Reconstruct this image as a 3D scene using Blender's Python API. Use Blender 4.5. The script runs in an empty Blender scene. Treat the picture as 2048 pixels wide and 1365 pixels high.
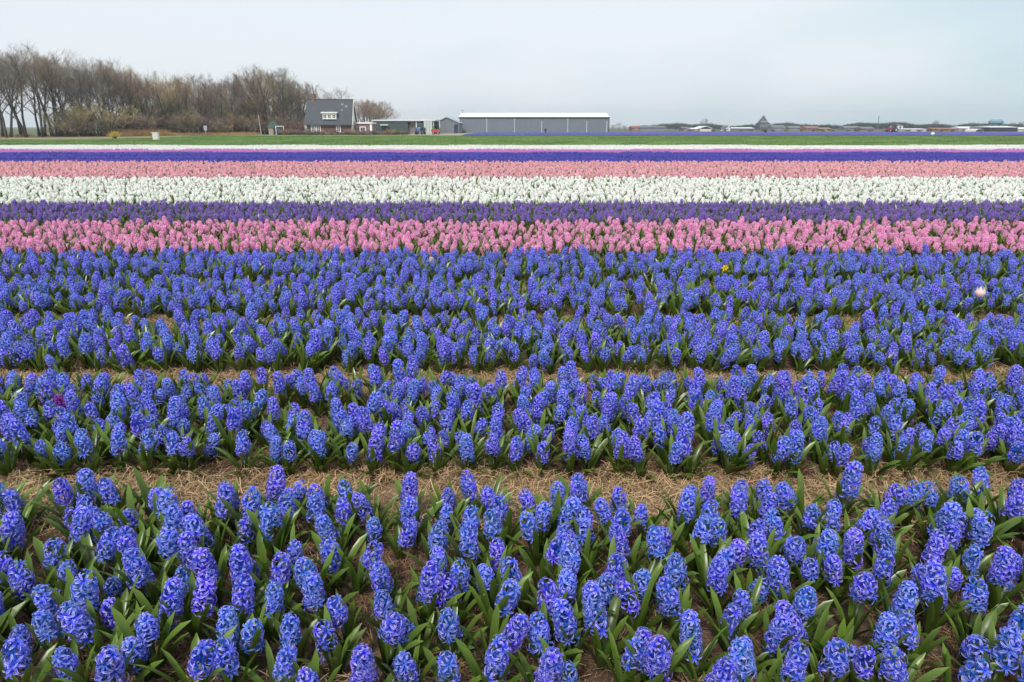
import bpy, math, random
import numpy as np
from mathutils import Vector, Matrix

# ------------------------------------------------------------------ camera, sky, sun, exposure
scene = bpy.context.scene
C = scene.collection
H = 1.76                      # eye height
PITCH = math.radians(17.39)
FPX = 1365.3                  # focal length in photo pixels (24 mm on 36 mm, 2048 px wide)
cam_d = bpy.data.cameras.new('camera'); cam_d.lens = 24.0; cam_d.sensor_width = 36.0
cam_d.clip_start = 0.05; cam_d.clip_end = 20000
cam = bpy.data.objects.new('camera', cam_d); C.objects.link(cam)
cam.location = (0, 0, H); cam.rotation_euler = (math.radians(90) - PITCH, 0, 0)
scene.camera = cam

SUN_EL, SUN_AZ = math.radians(52), math.radians(200)     # soft sun high behind the camera
world = bpy.data.worlds.new('World'); scene.world = world; world.use_nodes = True
wn, wl = world.node_tree.nodes, world.node_tree.links
wn.clear()
w_out = wn.new('ShaderNodeOutputWorld'); w_bg = wn.new('ShaderNodeBackground')
sky = wn.new('ShaderNodeTexSky'); sky.sky_type = 'NISHITA'; sky.sun_disc = False
sky.sun_elevation = SUN_EL; sky.sun_rotation = SUN_AZ; sky.air_density = 1.0; sky.dust_density = 2.0
tc = wn.new('ShaderNodeTexCoord')
mp = wn.new('ShaderNodeMapping'); mp.inputs['Scale'].default_value = (1.0, 1.0, 3.2)
mp.inputs['Location'].default_value = (0.35, 0.0, 0.1)
nz = wn.new('ShaderNodeTexNoise'); nz.inputs['Scale'].default_value = 1.5; nz.inputs['Detail'].default_value = 4
nz.inputs['Roughness'].default_value = 0.5
rp = wn.new('ShaderNodeValToRGB')
rp.color_ramp.elements[0].position = 0.40; rp.color_ramp.elements[0].color = (2.75, 3.38, 3.66, 1)
rp.color_ramp.elements[1].position = 0.60; rp.color_ramp.elements[1].color = (3.75, 3.95, 4.15, 1)
mx = wn.new('ShaderNodeMix'); mx.data_type = 'RGBA'; mx.inputs[0].default_value = 0.92
wl.new(tc.outputs['Generated'], mp.inputs['Vector']); wl.new(mp.outputs[0], nz.inputs['Vector'])
wl.new(nz.outputs['Fac'], rp.inputs[0])
wl.new(sky.outputs[0], mx.inputs[6]); wl.new(rp.outputs[0], mx.inputs[7])
wl.new(mx.outputs[2], w_bg.inputs['Color']); w_bg.inputs['Strength'].default_value = 0.1
wl.new(w_bg.outputs[0], w_out.inputs['Surface'])

sun_d = bpy.data.lights.new('sun', 'SUN'); sun_d.energy = 1.5; sun_d.angle = math.radians(11)
sun_d.color = (1.0, 0.96, 0.9)
sun = bpy.data.objects.new('sun', sun_d); C.objects.link(sun)
# sun_rotation is clockwise from +Y; lamp shines from that direction
sdir = Vector((math.sin(SUN_AZ) * math.cos(SUN_EL), math.cos(SUN_AZ) * math.cos(SUN_EL), math.sin(SUN_EL)))
sun.rotation_euler = sdir.to_track_quat('Z', 'Y').to_euler(); sun.location = sdir * 60

vs = scene.view_settings
vs.view_transform = 'Standard'; vs.look = 'None'; vs.gamma = 1.0; vs.exposure = 1.2; vs.use_curve_mapping = False
scene.cycles.max_bounces = 6; scene.cycles.diffuse_bounces = 4; scene.cycles.transmission_bounces = 4
scene.cycles.transparent_max_bounces = 8
scene.cycles.use_denoising = True

rng = np.random.default_rng(11); random.seed(11)

# ------------------------------------------------------------------ helpers
def ray(px, py):
    c, s = math.cos(PITCH), math.sin(PITCH)
    u = (px - 1024) / FPX; v = (682.5 - py) / FPX
    return Vector((u, c + v * s, -s + v * c))
def at(px, py, d):
    """the point at distance y = d seen at a photo pixel"""
    r = ray(px, py); t = d / r.y
    return Vector((r.x * t, d, H + r.z * t))
def on_ground(px, py, z=0.0):
    r = ray(px, py); t = (z - H) / r.z
    return Vector((r.x * t, r.y * t, z))
def half_width(d, z=0.15):
    return 0.7501 * (d * math.cos(PITCH) + (H - z) * math.sin(PITCH))

def tag(o, label=None, cat=None, group=None, kind=None):
    if label: o['label'] = label
    if cat: o['category'] = cat
    if group: o['group'] = group
    if kind: o['kind'] = kind
    return o
def empty(name, loc=(0, 0, 0), rz=0.0, parent=None):
    o = bpy.data.objects.new(name, None); C.objects.link(o); o.empty_display_size = 0.1
    o.location = loc; o.rotation_euler = (0, 0, rz); o.parent = parent
    return o
class MB:
    """collects verts and faces (with material index and a per-vertex 'tone' pair) for one mesh"""
    def __init__(s): s.v = []; s.f = []; s.m = []; s.t = []; s.n = 0
    def add(s, v, f, m=0, t=None):
        v = np.asarray(v, float); s.v.append(v)
        for q in f: s.f.append([i + s.n for i in q]); s.m.append(m)
        s.t.append(np.tile((0.5, 0.5), (len(v), 1)) if t is None else np.asarray(t, float)); s.n += len(v)
        return s
    def join(s, o, M=None, m=None):
        v = np.vstack(o.v)
        if M is not None:
            A = np.array(M); v = v @ A[:3, :3].T + A[:3, 3]
        s.v.append(v)
        for q, mm in zip(o.f, o.m): s.f.append([i + s.n for i in q]); s.m.append(mm if m is None else m)
        s.t.append(np.vstack(o.t)); s.n += len(v)
        return s
    def box(s, x0, x1, y0, y1, z0, z1, m=0):
        v = [(x, y, z) for z in (z0, z1) for y in (y0, y1) for x in (x0, x1)]
        return s.add(v, [(0, 2, 3, 1), (4, 5, 7, 6), (0, 1, 5, 4), (2, 6, 7, 3), (0, 4, 6, 2), (1, 3, 7, 5)], m)
    def prism(s, pts, y0, y1, m=0):
        """outline in x,z extruded along y"""
        n = len(pts); v = [(x, y0, z) for x, z in pts] + [(x, y1, z) for x, z in pts]
        f = [tuple(range(n))[::1], tuple(range(2 * n - 1, n - 1, -1))]
        f += [(i, i + n, (i + 1) % n + n, (i + 1) % n) for i in range(n)]
        return s.add(v, f, m)
    def prism_x(s, pts, x0, x1, m=0):
        """outline in y,z extruded along x"""
        n = len(pts); v = [(x0, y, z) for y, z in pts] + [(x1, y, z) for y, z in pts]
        f = [tuple(range(n))[::-1], tuple(range(n, 2 * n))]
        f += [((i + 1) % n, (i + 1) % n + n, i + n, i) for i in range(n)]
        return s.add(v, f, m)
    def tube(s, pts, rad, sides=5, m=0, cap=True, t=None):
        pts = [np.asarray(p, float) for p in pts]; n = len(pts); V = []; F = []
        for i, p in enumerate(pts):
            d = pts[min(i + 1, n - 1)] - pts[max(i - 1, 0)]; d = d / (np.linalg.norm(d) + 1e-9)
            a = np.array((0, 0, 1.0)) if abs(d[2]) < 0.9 else np.array((1.0, 0, 0))
            u = np.cross(d, a); u /= np.linalg.norm(u); w = np.cross(d, u)
            for k in range(sides):
                an = 2 * math.pi * k / sides
                V.append(p + rad[i] * (math.cos(an) * u + math.sin(an) * w))
        for i in range(n - 1):
            for k in range(sides):
                a, b = i * sides + k, i * sides + (k + 1) % sides
                F.append((a, b, b + sides, a + sides))
        if cap:
            F.append(tuple(range(sides))[::-1]); F.append(tuple(range((n - 1) * sides, n * sides)))
        return s.add(V, F, m, None if t is None else np.tile(t, (len(V), 1)))
    def lathe(s, prof, sides=12, m=0, c=(0, 0)):
        V = []; F = []
        for r, z in prof:
            for k in range(sides):
                an = 2 * math.pi * k / sides; V.append((c[0] + r * math.cos(an), c[1] + r * math.sin(an), z))
        for i in range(len(prof) - 1):
            for k in range(sides):
                a, b = i * sides + k, i * sides + (k + 1) % sides
                F.append((a, b, b + sides, a + sides))
        F.append(tuple(range(sides))[::-1]); F.append(tuple(range((len(prof) - 1) * sides, len(prof) * sides)))
        return s.add(V, F, m)
    def mesh(s, name, mats, smooth=False):
        me = bpy.data.meshes.new(name)
        me.from_pydata(np.vstack(s.v).tolist(), [], s.f)
        for m in mats: me.materials.append(m)
        if max(s.m) > 0: me.polygons.foreach_set('material_index', s.m)
        if smooth: me.polygons.foreach_set('use_smooth', [True] * len(s.f))
        a = me.attributes.new('tone', 'FLOAT', 'POINT'); b = me.attributes.new('vary', 'FLOAT', 'POINT')
        t = np.vstack(s.t); a.data.foreach_set('value', t[:, 0].astype(np.float32)); b.data.foreach_set('value', t[:, 1].astype(np.float32))
        me.update()
        return me
    def build(s, name, mats, parent=None, smooth=False, loc=(0, 0, 0)):
        mats = mats if isinstance(mats, (list, tuple)) else [mats]
        o = bpy.data.objects.new(name, s.mesh(name, mats, smooth)); C.objects.link(o)
        o.parent = parent; o.location = loc
        return o
def obj(name, me, parent=None, loc=(0, 0, 0), rot=(0, 0, 0), sc=(1, 1, 1)):
    o = bpy.data.objects.new(name, me); C.objects.link(o); o.parent = parent
    o.location = loc; o.rotation_euler = rot; o.scale = sc
    return o

# ------------------------------------------------------------------ materials
def new_mat(name):
    m = bpy.data.materials.new(name); m.use_nodes = True
    n, l = m.node_tree.nodes, m.node_tree.links
    return m, n, l, n['Principled BSDF']
def simple(name, col, rough=0.7, var=0.12, scale=3.0, metal=0.0, bump=0.0, bscale=None, obj_var=0.0):
    """plain colour with soft noise mottling"""
    m, n, l, b = new_mat(name)
    t = n.new('ShaderNodeTexCoord'); z = n.new('ShaderNodeTexNoise'); z.inputs['Scale'].default_value = scale
    z.inputs['Detail'].default_value = 5
    r = n.new('ShaderNodeValToRGB')
    c = np.array(col)
    r.color_ramp.elements[0].position = 0.3; r.color_ramp.elements[1].position = 0.7
    r.color_ramp.elements[0].color = (*np.clip(c * (1 - var), 0, 1), 1); r.color_ramp.elements[1].color = (*np.clip(c * (1 + var), 0, 1), 1)
    l.new(t.outputs['Object'], z.inputs['Vector']); l.new(z.outputs['Fac'], r.inputs[0])
    out = r.outputs[0]
    if obj_var:
        oi = n.new('ShaderNodeObjectInfo'); mr = n.new('ShaderNodeMapRange')
        mr.inputs['To Min'].default_value = 1 - obj_var; mr.inputs['To Max'].default_value = 1 + obj_var
        l.new(oi.outputs['Random'], mr.inputs['Value'])
        hs = n.new('ShaderNodeHueSaturation'); l.new(mr.outputs[0], hs.inputs['Value']); l.new(out, hs.inputs['Color']); out = hs.outputs[0]
    l.new(out, b.inputs['Base Color'])
    b.inputs['Roughness'].default_value = rough; b.inputs['Metallic'].default_value = metal
    if bump:
        z2 = n.new('ShaderNodeTexNoise'); z2.inputs['Scale'].default_value = bscale or scale * 6; z2.inputs['Detail'].default_value = 6
        l.new(t.outputs['Object'], z2.inputs['Vector'])
        bp = n.new('ShaderNodeBump'); bp.inputs['Strength'].default_value = bump; bp.inputs['Distance'].default_value = 0.02
        l.new(z2.outputs['Fac'], bp.inputs['Height']); l.new(bp.outputs[0], b.inputs['Normal'])
    return m
def petal_mat(name, tube, mid, edge, hue_var=0.015, val_var=0.18, transl=0.25):
    """petal colour runs from the tube and midrib to the paler rim; each plant and floret a little different"""
    m, n, l, b = new_mat(name)
    at_ = n.new('ShaderNodeAttribute'); at_.attribute_name = 'tone'
    av = n.new('ShaderNodeAttribute'); av.attribute_name = 'vary'
    r = n.new('ShaderNodeValToRGB')
    r.color_ramp.elements[0].color = (*tube, 1); r.color_ramp.elements[1].color = (*edge, 1)
    e = r.color_ramp.elements.new(0.5); e.color = (*mid, 1)
    l.new(at_.outputs['Fac'], r.inputs[0])
    oi = n.new('ShaderNodeObjectInfo')
    add = n.new('ShaderNodeMath'); add.operation = 'ADD'; l.new(oi.outputs['Random'], add.inputs[0]); l.new(av.outputs['Fac'], add.inputs[1])
    h = n.new('ShaderNodeMapRange'); h.inputs['From Max'].default_value = 2.0
    h.inputs['To Min'].default_value = 0.5 - hue_var; h.inputs['To Max'].default_value = 0.5 + hue_var; l.new(add.outputs[0], h.inputs['Value'])
    v = n.new('ShaderNodeMapRange'); v.inputs['To Min'].default_value = 1 - val_var; v.inputs['To Max'].default_value = 1 + val_var
    l.new(av.outputs['Fac'], v.inputs['Value'])
    hs = n.new('ShaderNodeHueSaturation'); l.new(h.outputs[0], hs.inputs['Hue']); l.new(v.outputs[0], hs.inputs['Value']); l.new(r.outputs[0], hs.inputs['Color'])
    l.new(hs.outputs[0], b.inputs['Base Color']); b.inputs['Roughness'].default_value = 0.45
    b.inputs['Specular IOR Level'].default_value = 0.35
    tr = n.new('ShaderNodeBsdfTranslucent'); l.new(hs.outputs[0], tr.inputs['Color'])
    ms = n.new('ShaderNodeMixShader'); ms.inputs[0].default_value = transl
    l.new(b.outputs[0], ms.inputs[1]); l.new(tr.outputs[0], ms.inputs[2]); l.new(ms.outputs[0], n['Material Output'].inputs['Surface'])
    return m
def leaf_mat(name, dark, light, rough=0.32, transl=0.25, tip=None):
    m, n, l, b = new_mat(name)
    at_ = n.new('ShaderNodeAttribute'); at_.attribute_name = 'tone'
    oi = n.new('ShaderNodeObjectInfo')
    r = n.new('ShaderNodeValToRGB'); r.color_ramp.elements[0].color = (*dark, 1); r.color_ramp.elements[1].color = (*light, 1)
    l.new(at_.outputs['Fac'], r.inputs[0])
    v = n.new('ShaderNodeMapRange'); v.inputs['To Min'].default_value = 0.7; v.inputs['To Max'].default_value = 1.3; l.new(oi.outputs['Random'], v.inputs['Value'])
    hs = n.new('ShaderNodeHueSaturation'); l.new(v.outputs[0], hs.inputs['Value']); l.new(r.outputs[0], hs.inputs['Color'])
    l.new(hs.outputs[0], b.inputs['Base Color']); b.inputs['Roughness'].default_value = rough
    tr = n.new('ShaderNodeBsdfTranslucent'); l.new(hs.outputs[0], tr.inputs['Color'])
    ms = n.new('ShaderNodeMixShader'); ms.inputs[0].default_value = transl
    l.new(b.outputs[0], ms.inputs[1]); l.new(tr.outputs[0], ms.inputs[2]); l.new(ms.outputs[0], n['Material Output'].inputs['Surface'])
    return m
def ribbed(name, col, period, rough=0.5, depth=0.4, var=0.06):
    """profiled sheet metal: ribs along x every period metres"""
    m, n, l, b = new_mat(name)
    t = n.new('ShaderNodeTexCoord'); w = n.new('ShaderNodeTexWave'); w.wave_type = 'BANDS'; w.bands_direction = 'X'
    w.inputs['Scale'].default_value = 0.314 / period
    l.new(t.outputs['Object'], w.inputs['Vector'])
    bp = n.new('ShaderNodeBump'); bp.inputs['Strength'].default_value = depth; bp.inputs['Distance'].default_value = 0.03
    l.new(w.outputs['Fac'], bp.inputs['Height']); l.new(bp.outputs[0], b.inputs['Normal'])
    z = n.new('ShaderNodeTexNoise'); z.inputs['Scale'].default_value = 0.25; l.new(t.outputs['Object'], z.inputs['Vector'])
    c = np.array(col); r = n.new('ShaderNodeValToRGB')
    r.color_ramp.elements[0].color = (*(c * (1 - var)), 1); r.color_ramp.elements[1].color = (*(np.minimum(c * (1 + var), 1)), 1)
    l.new(z.outputs['Fac'], r.inputs[0]); l.new(r.outputs[0], b.inputs['Base Color']); b.inputs['Roughness'].default_value = rough
    return m
def glass_mat(name, col=(0.03, 0.04, 0.05)):
    m, n, l, b = new_mat(name); b.inputs['Base Color'].default_value = (*col, 1); b.inputs['Roughness'].default_value = 0.08
    return m

PET = {
 'distant': petal_mat('petal_distant_blue', (0.10, 0.10, 0.48), (0.17, 0.16, 0.56), (0.28, 0.25, 0.64), 0.01, 0.15),  # paler than the near blue: the haze of distance is put into the colour
 'blue':   petal_mat('petal_blue',   (0.02, 0.115, 0.66), (0.14, 0.18, 0.78), (0.66, 0.58, 0.97), 0.032, 0.36),
 'deep':   petal_mat('petal_deep_blue', (0.04, 0.045, 0.42), (0.09, 0.08, 0.50), (0.20, 0.17, 0.60), 0.01, 0.15),
 'purple': petal_mat('petal_purple', (0.12, 0.055, 0.36), (0.26, 0.15, 0.56), (0.54, 0.40, 0.78), 0.02, 0.2),
 'pink':   petal_mat('petal_pink',   (0.80, 0.20, 0.50), (0.94, 0.43, 0.71), (0.98, 0.72, 0.87), 0.012, 0.14),  # tube deepened further to paint the dark gaps between florets
 'salmon': petal_mat('petal_salmon', (0.70, 0.20, 0.28), (0.90, 0.46, 0.53), (0.97, 0.69, 0.73), 0.012, 0.14),
 'white':  petal_mat('petal_white',  (0.92, 0.93, 0.82), (0.97, 0.97, 0.92), (0.98, 0.98, 0.96), 0.0, 0.02),
 'lilac':  petal_mat('petal_lilac',  (0.55, 0.14, 0.52), (0.68, 0.26, 0.64), (0.80, 0.42, 0.76), 0.012, 0.14),
 'blush':  petal_mat('petal_blush',  (0.90, 0.55, 0.52), (0.92, 0.70, 0.66), (0.94, 0.80, 0.76), 0.0, 0.06),
 'magenta': petal_mat('petal_magenta', (0.22, 0.02, 0.34), (0.34, 0.05, 0.46), (0.45, 0.12, 0.55), 0.01, 0.14),
}
LEAF = leaf_mat('hyacinth_leaf', (0.012, 0.036, 0.006), (0.15, 0.235, 0.028))  # tips grow paler; dark foot also paints in the shade between plants
STEM = leaf_mat('hyacinth_stem', (0.022, 0.028, 0.014), (0.05, 0.07, 0.025), rough=0.5, transl=0.0)
SOIL = simple('soil', (0.095, 0.058, 0.036), 0.95, 0.45, 9.0, bump=0.9, bscale=45)
STRAW_SOIL = simple('straw_soil', (0.20, 0.125, 0.065), 0.95, 0.4, 14.0, bump=0.8, bscale=60)
STRAW = leaf_mat('straw', (0.20, 0.115, 0.055), (0.54, 0.375, 0.205), rough=0.7, transl=0.1)

# ------------------------------------------------------------------ the ground and the fields
PITCHB = 1.5
def bed_front(k): return 3.19 + PITCHB * (k - 2)
def bed_back(k): return bed_front(k) + 1.07
def sheet(name, x0, x1, y0, y1, z, mat, label, cat):
    o = MB().add([(x0, y0, z), (x1, y0, z), (x1, y1, z), (x0, y1, z)], [(0, 1, 2, 3)]).build(name, mat)
    return tag(o, label, cat, None, 'structure')
GROUND = simple('far_ground', (0.085, 0.105, 0.04), 0.95, 0.3, 0.02)
GREEN = simple('green_field', (0.15, 0.235, 0.065), 0.9, 0.25, 0.06, bump=0.5, bscale=3)
LANE = simple('bare_lane', (0.17, 0.14, 0.10), 0.95, 0.25, 0.6)
sheet('ground', -6000, 6000, -60, 9000, -0.004, GROUND, 'flat open farmland reaching to the horizon', 'ground')
BACK = bed_back(42) + 0.4
soil = sheet('field_soil', -110, 110, -3, BACK, 0.0, SOIL, 'dark brown soil under the hyacinth beds', 'soil')
sheet('field_lane', -160, 200, BACK + 0.0, BACK + 3.5, 0.002, LANE, 'bare grey lane behind the last white flower strip', 'lane')
sheet('green_field', -160, 260, BACK + 3.5, 152, 0.004, GREEN, 'green grass field between the flowers and the farm', 'field')
sheet('farm_yard', -75, -9, 160, 232, 0.004, simple('yard', (0.3, 0.25, 0.19), 0.95, 0.2, 0.3), 'pale sandy farm yard round the house and sheds', 'yard')
sheet('rough_verge', -170, -63, 104, 152, 0.006, simple('rough_verge', (0.20, 0.17, 0.085), 0.95, 0.35, 0.12), 'rough yellowish brown verge at the foot of the leafless wood', 'verge')
sheet('dirt_track', -170, -68, 109, 116, 0.010, simple('dirt_track', (0.27, 0.19, 0.15), 0.95, 0.25, 0.3), 'brown dirt track in front of the bare trees', 'track')
# the near soil is lumpy
nx, ny = 260, 90
xs = np.linspace(-9, 9, nx); ys = np.linspace(0.6, 9.0, ny); X, Y = np.meshgrid(xs, ys)
Z = 0.006 + np.abs(rng.normal(0, 0.006, X.shape)) + 0.008 * np.abs(np.sin(X * 11.3 + 3 * np.sin(Y * 7.1)) * np.sin(Y * 13.7 + X * 2.2))
Z[0, :] = Z[-1, :] = 0.002; Z[:, 0] = Z[:, -1] = 0.002
V = np.column_stack((X.ravel() + rng.normal(0, 0.012, X.size), Y.ravel() + rng.normal(0, 0.012, X.size), Z.ravel()))
a = (np.arange(ny - 1)[:, None] * nx + np.arange(nx - 1)[None, :]).ravel()
o = MB().add(V, np.column_stack((a, a + 1, a + nx + 1, a + nx)).tolist()).build('crumbly_soil', SOIL, smooth=False)
tag(o, 'crumbly brown soil between the blue hyacinths', 'soil', None, 'structure')
# straw-covered paths between the beds, as slightly bumpy sheets
for k in range(1, 9):
    y0, y1 = bed_back(k) + 0.03, bed_front(k + 1) - 0.03
    hw = half_width(y1) * 1.25
    nx, ny = 120, 6
    xs = np.linspace(-hw, hw, nx); ys = np.linspace(y0, y1, ny)
    V = []; F = []
    for j, y in enumerate(ys):
        for i, x in enumerate(xs):
            e = 0 if j in (0, ny - 1) else 1
            V.append((x, y + (0 if e else rng.normal(0, 0.012)), 0.003 + e * (0.024 + abs(rng.normal(0, 0.006)))))
    for j in range(ny - 1):
        for i in range(nx - 1):
            a = j * nx + i; F.append((a, a + 1, a + nx + 1, a + nx))
    o = MB().add(V, F).build('straw_path', STRAW_SOIL, smooth=True)
    tag(o, 'narrow straw covered path between two hyacinth beds', 'path', 'straw paths', 'structure')

# ------------------------------------------------------------------ hyacinths
def floret(rs, hi, openness, size, tone0=0.0):
    """one floret along +X: a short tube and six recurved petals"""
    mb = MB(); vr = rs.random()
    L = 0.015 * size; R = 0.0208 * size
    if hi: mb.tube([(0, 0, 0), (L * 0.55, 0, 0), (L, 0, 0)], [0.0022 * size, 0.0038 * size, 0.003 * size], 5, 0, False, (0.0, vr))
    ph = rs.random() * 6.28
    for k in range(6):
        an = ph + k * math.pi / 3 + rs.normal(0, 0.08)
        c, s = math.cos(an), math.sin(an); o_ = openness * (0.85 + 0.3 * rs.random())
        w = (0.0034 if hi else 0.0054) * size * (1 if k % 2 else 0.85)
        # profile (outward r, forward x)
        pr = [(0.002, L * 0.75, 0.6), (0.002 + R * 0.5 * o_, L + 0.004 * size, 1.0), (0.002 + R * o_, L + 0.0035 * size - 0.003 * o_ * size, 0.85), (0.002 + R * 1.22 * o_, L - 0.006 * size * o_ + 0.011 * size * (1 - o_), 0.0)]
        if not hi: pr = [pr[0], pr[2], pr[3]]
        V = []; T = []
        tn = [0.0, 0.35, 0.7, 0.9] if hi else [0.0, 0.6, 0.9]
        for (r, x, ww), t0 in zip(pr, tn):
            cen = np.array((x, c * r, s * r)); tv = np.array((0, -s, c)) * w * ww
            if ww == 0: V.append(cen); T.append((t0, vr))
            elif hi:
                V += [cen - tv, cen + np.array((-0.0012, 0, 0)), cen + tv]; T += [(min(1, t0 + 0.28), vr), (t0 * 0.55, vr), (min(1, t0 + 0.28), vr)]
            else:
                V += [cen - tv, cen + tv]; T += [(min(1, t0 + 0.2), vr)] * 2
        if hi: F = [(0, 1, 4, 3), (1, 2, 5, 4), (3, 4, 7, 6), (4, 5, 8, 7), (6, 7, 9), (7, 8, 9)]
        else: F = [(0, 1, 3, 2), (2, 3, 4)]
        mb.add(V, F, 0, T)
    return mb
def spike(seed, hi=True, n=42, length=0.125, gap=0.0, wide=1.0):
    """flower head: base at the stem's top (z = 0), florets all round a central axis"""
    rs = np.random.default_rng(seed); mb = MB()
    mb.tube([(0, 0, -0.01), (0, 0, length * 0.5), (0, 0, length * 0.93)], [0.0042, 0.0036, 0.002], 5, 0, True, (0.0, 0.3))
    for i in range(n):
        f = (i + 0.5) / n
        z = length * (f ** 0.95) + rs.normal(0, 0.0025)
        az = i * 2.39996 + rs.normal(0, 0.25)
        if rs.random() < gap * (1.3 - f): continue
        elev = math.radians(-14 + 16 * f + 62 * max(0, f - 0.74) / 0.26 + rs.normal(0, 12))
        sz = (1.08 - 0.05 * f - 0.5 * max(0, f - 0.8)) * (0.84 + 0.28 * rs.random())
        op = 1.0 if f < 0.85 else max(0.6, 1.0 - (f - 0.85) * 2.4)
        fl = floret(rs, hi, op, sz)
        ped = 0.008 * wide + 0.005 * (1 - f) + (0.006 if f < 0.08 else 0)
        M = Matrix.Translation((0, 0, z)) @ Matrix.Rotation(az, 4, 'Z') @ Matrix.Rotation(-elev, 4, 'Y') @ Matrix.Translation((ped, 0, 0)) @ Matrix.Rotation(rs.random() * 6, 4, 'X')
        mb.join(fl, M)
    return mb
def stem(seed, h, lean):
    rs = np.random.default_rng(seed); mb = MB()
    mb.tube([(0, 0, -0.01), (lean[0] * 0.35, lean[1] * 0.35, h * 0.5), (lean[0], lean[1], h)], [0.0062, 0.0055, 0.0046], 6, 0, True, (0.4, 0.5))
    return mb
def leaf(seed, hi=True, L=0.2, w=0.0112, start=12, end=48, twist=0.2):
    """strap leaf rising from the origin and arching towards +X"""
    rs = np.random.default_rng(seed); mb = MB(); n = 7 if hi else 3
    x = z = 0.0; V = []; T = []; F = []
    for i in range(n + 1):
        f = i / n; a = math.radians(start + (end - start) * f ** 1.6)
        if i: x += math.sin(a) * L / n; z += math.cos(a) * L / n
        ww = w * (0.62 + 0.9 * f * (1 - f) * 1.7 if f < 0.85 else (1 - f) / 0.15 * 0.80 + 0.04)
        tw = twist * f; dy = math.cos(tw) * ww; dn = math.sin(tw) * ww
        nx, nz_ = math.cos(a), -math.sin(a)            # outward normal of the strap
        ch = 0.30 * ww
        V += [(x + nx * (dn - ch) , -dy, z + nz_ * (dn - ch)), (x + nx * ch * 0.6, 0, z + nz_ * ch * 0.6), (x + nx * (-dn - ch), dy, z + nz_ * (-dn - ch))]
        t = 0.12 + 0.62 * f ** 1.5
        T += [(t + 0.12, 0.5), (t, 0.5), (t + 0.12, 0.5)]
    for i in range(n):
        a = i * 3; F += [(a, a + 1, a + 4, a + 3), (a + 1, a + 2, a + 5, a + 4)]
    return mb.add(V, F, 0, T)

NV = 12
SP_PAR = [dict(n=23, length=.080, wide=1.1), dict(n=26, length=.091, wide=1.2), dict(n=18, length=.062, wide=1.2), dict(n=25, length=.084, gap=.16, wide=1.3), dict(n=20, length=.074, gap=.26),
          dict(n=29, length=.098, wide=1.5), dict(n=15, length=.048, wide=1.4), dict(n=25, length=.082, wide=1.7), dict(n=24, length=.096, gap=.22, wide=1.2),
          dict(n=19, length=.078, gap=.38, wide=1.3), dict(n=20, length=.070, wide=.7), dict(n=31, length=.112, gap=.08, wide=1.3)]
SP_LOOK = ['full', 'tall full', 'short', 'slightly gappy', 'thin gappy', 'broad tall', 'stubby short', 'broad', 'long loose', 'ragged', 'narrow', 'very tall']
for p in SP_PAR: p['length'] *= 1.1; p['n'] = int(p['n'] * 1.28)
SPK_HI = [spike(100 + i, True, **p) for i, p in enumerate(SP_PAR)]
SPK_MD = [spike(200 + i, False, **{**p, 'n': int(p['n'] * 0.92)}) for i, p in enumerate(SP_PAR)]
LEAF_PAR = [dict(L=.21, start=8, end=26), dict(L=.195, start=12, end=40), dict(L=.21, start=16, end=55, twist=.5), dict(L=.18, start=18, end=62), dict(L=.225, start=10, end=34, twist=-.4),
            dict(L=.19, start=32, end=84, twist=.3), dict(L=.175, start=6, end=16), dict(L=.20, start=22, end=60, w=.0145)]
LF_HI = [leaf(300 + i, True, **p) for i, p in enumerate(LEAF_PAR)]
LF_MD = [leaf(300 + i, False, **p) for i, p in enumerate(LEAF_PAR)]
def plant_plan(rs, v, edge=0):
    """which leaves and how the stem leans; edge = -1 / 1 spreads leaves over the path in front / behind"""
    h = 0.138 + rs.normal(0, 0.018); lean = (rs.normal(0, 0.019), rs.normal(0, 0.016))
    nl = int(rs.integers(7, 10)); a0 = rs.random() * 6.28; L = []
    for k in range(nl):
        az = a0 + k * 2 * math.pi / nl + rs.normal(0, 0.25)
        li = int(rs.choice([0, 1, 1, 2, 2, 3, 4, 4, 6, 7, 7]))
        if edge and math.sin(az) * edge < -0.2 and rs.random() < 0.0: li = 5
        L.append((li, az, 0.95 + 0.34 * rs.random()))
    if edge:
        for k in range(3): L.append((int(rs.choice([3, 5, 5, 7])), edge * math.pi / 2 + rs.normal(0, 0.6), 0.9 + 0.2 * rs.random()))
    return h, lean, L
def spike_matrix(h, lean):
    ax = Vector((-lean[1], lean[0], 0)); an = math.hypot(*lean) / h * 1.2
    R = Matrix.Rotation(an, 4, ax.normalized()) if ax.length > 1e-6 else Matrix.Identity(4)
    return Matrix.Translation((lean[0], lean[1], h)) @ R
def leaf_matrix(az, s): return Matrix.Rotation(az, 4, 'Z') @ Matrix.Translation((0.006, 0, -0.006)) @ Matrix.Scale(s, 4)
def whole_plant(seed, v, hi, edge=0):
    rs = np.random.default_rng(seed); h, lean, L = plant_plan(rs, v, edge); mb = MB()
    mb.join((SPK_HI if hi else SPK_MD)[v], spike_matrix(h, lean), 0)
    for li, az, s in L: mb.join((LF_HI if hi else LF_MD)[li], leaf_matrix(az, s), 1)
    mb.join(stem(seed, h, lean), None, 2)
    return mb
def src_collection(name, meshes):
    """plants kept outside the scene, only as sources for the mass plantings"""
    col = bpy.data.collections.new(name)
    for i, me in enumerate(meshes):
        o = bpy.data.objects.new('%s_%02d' % (name, i), me); col.objects.link(o)
    return col
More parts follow.
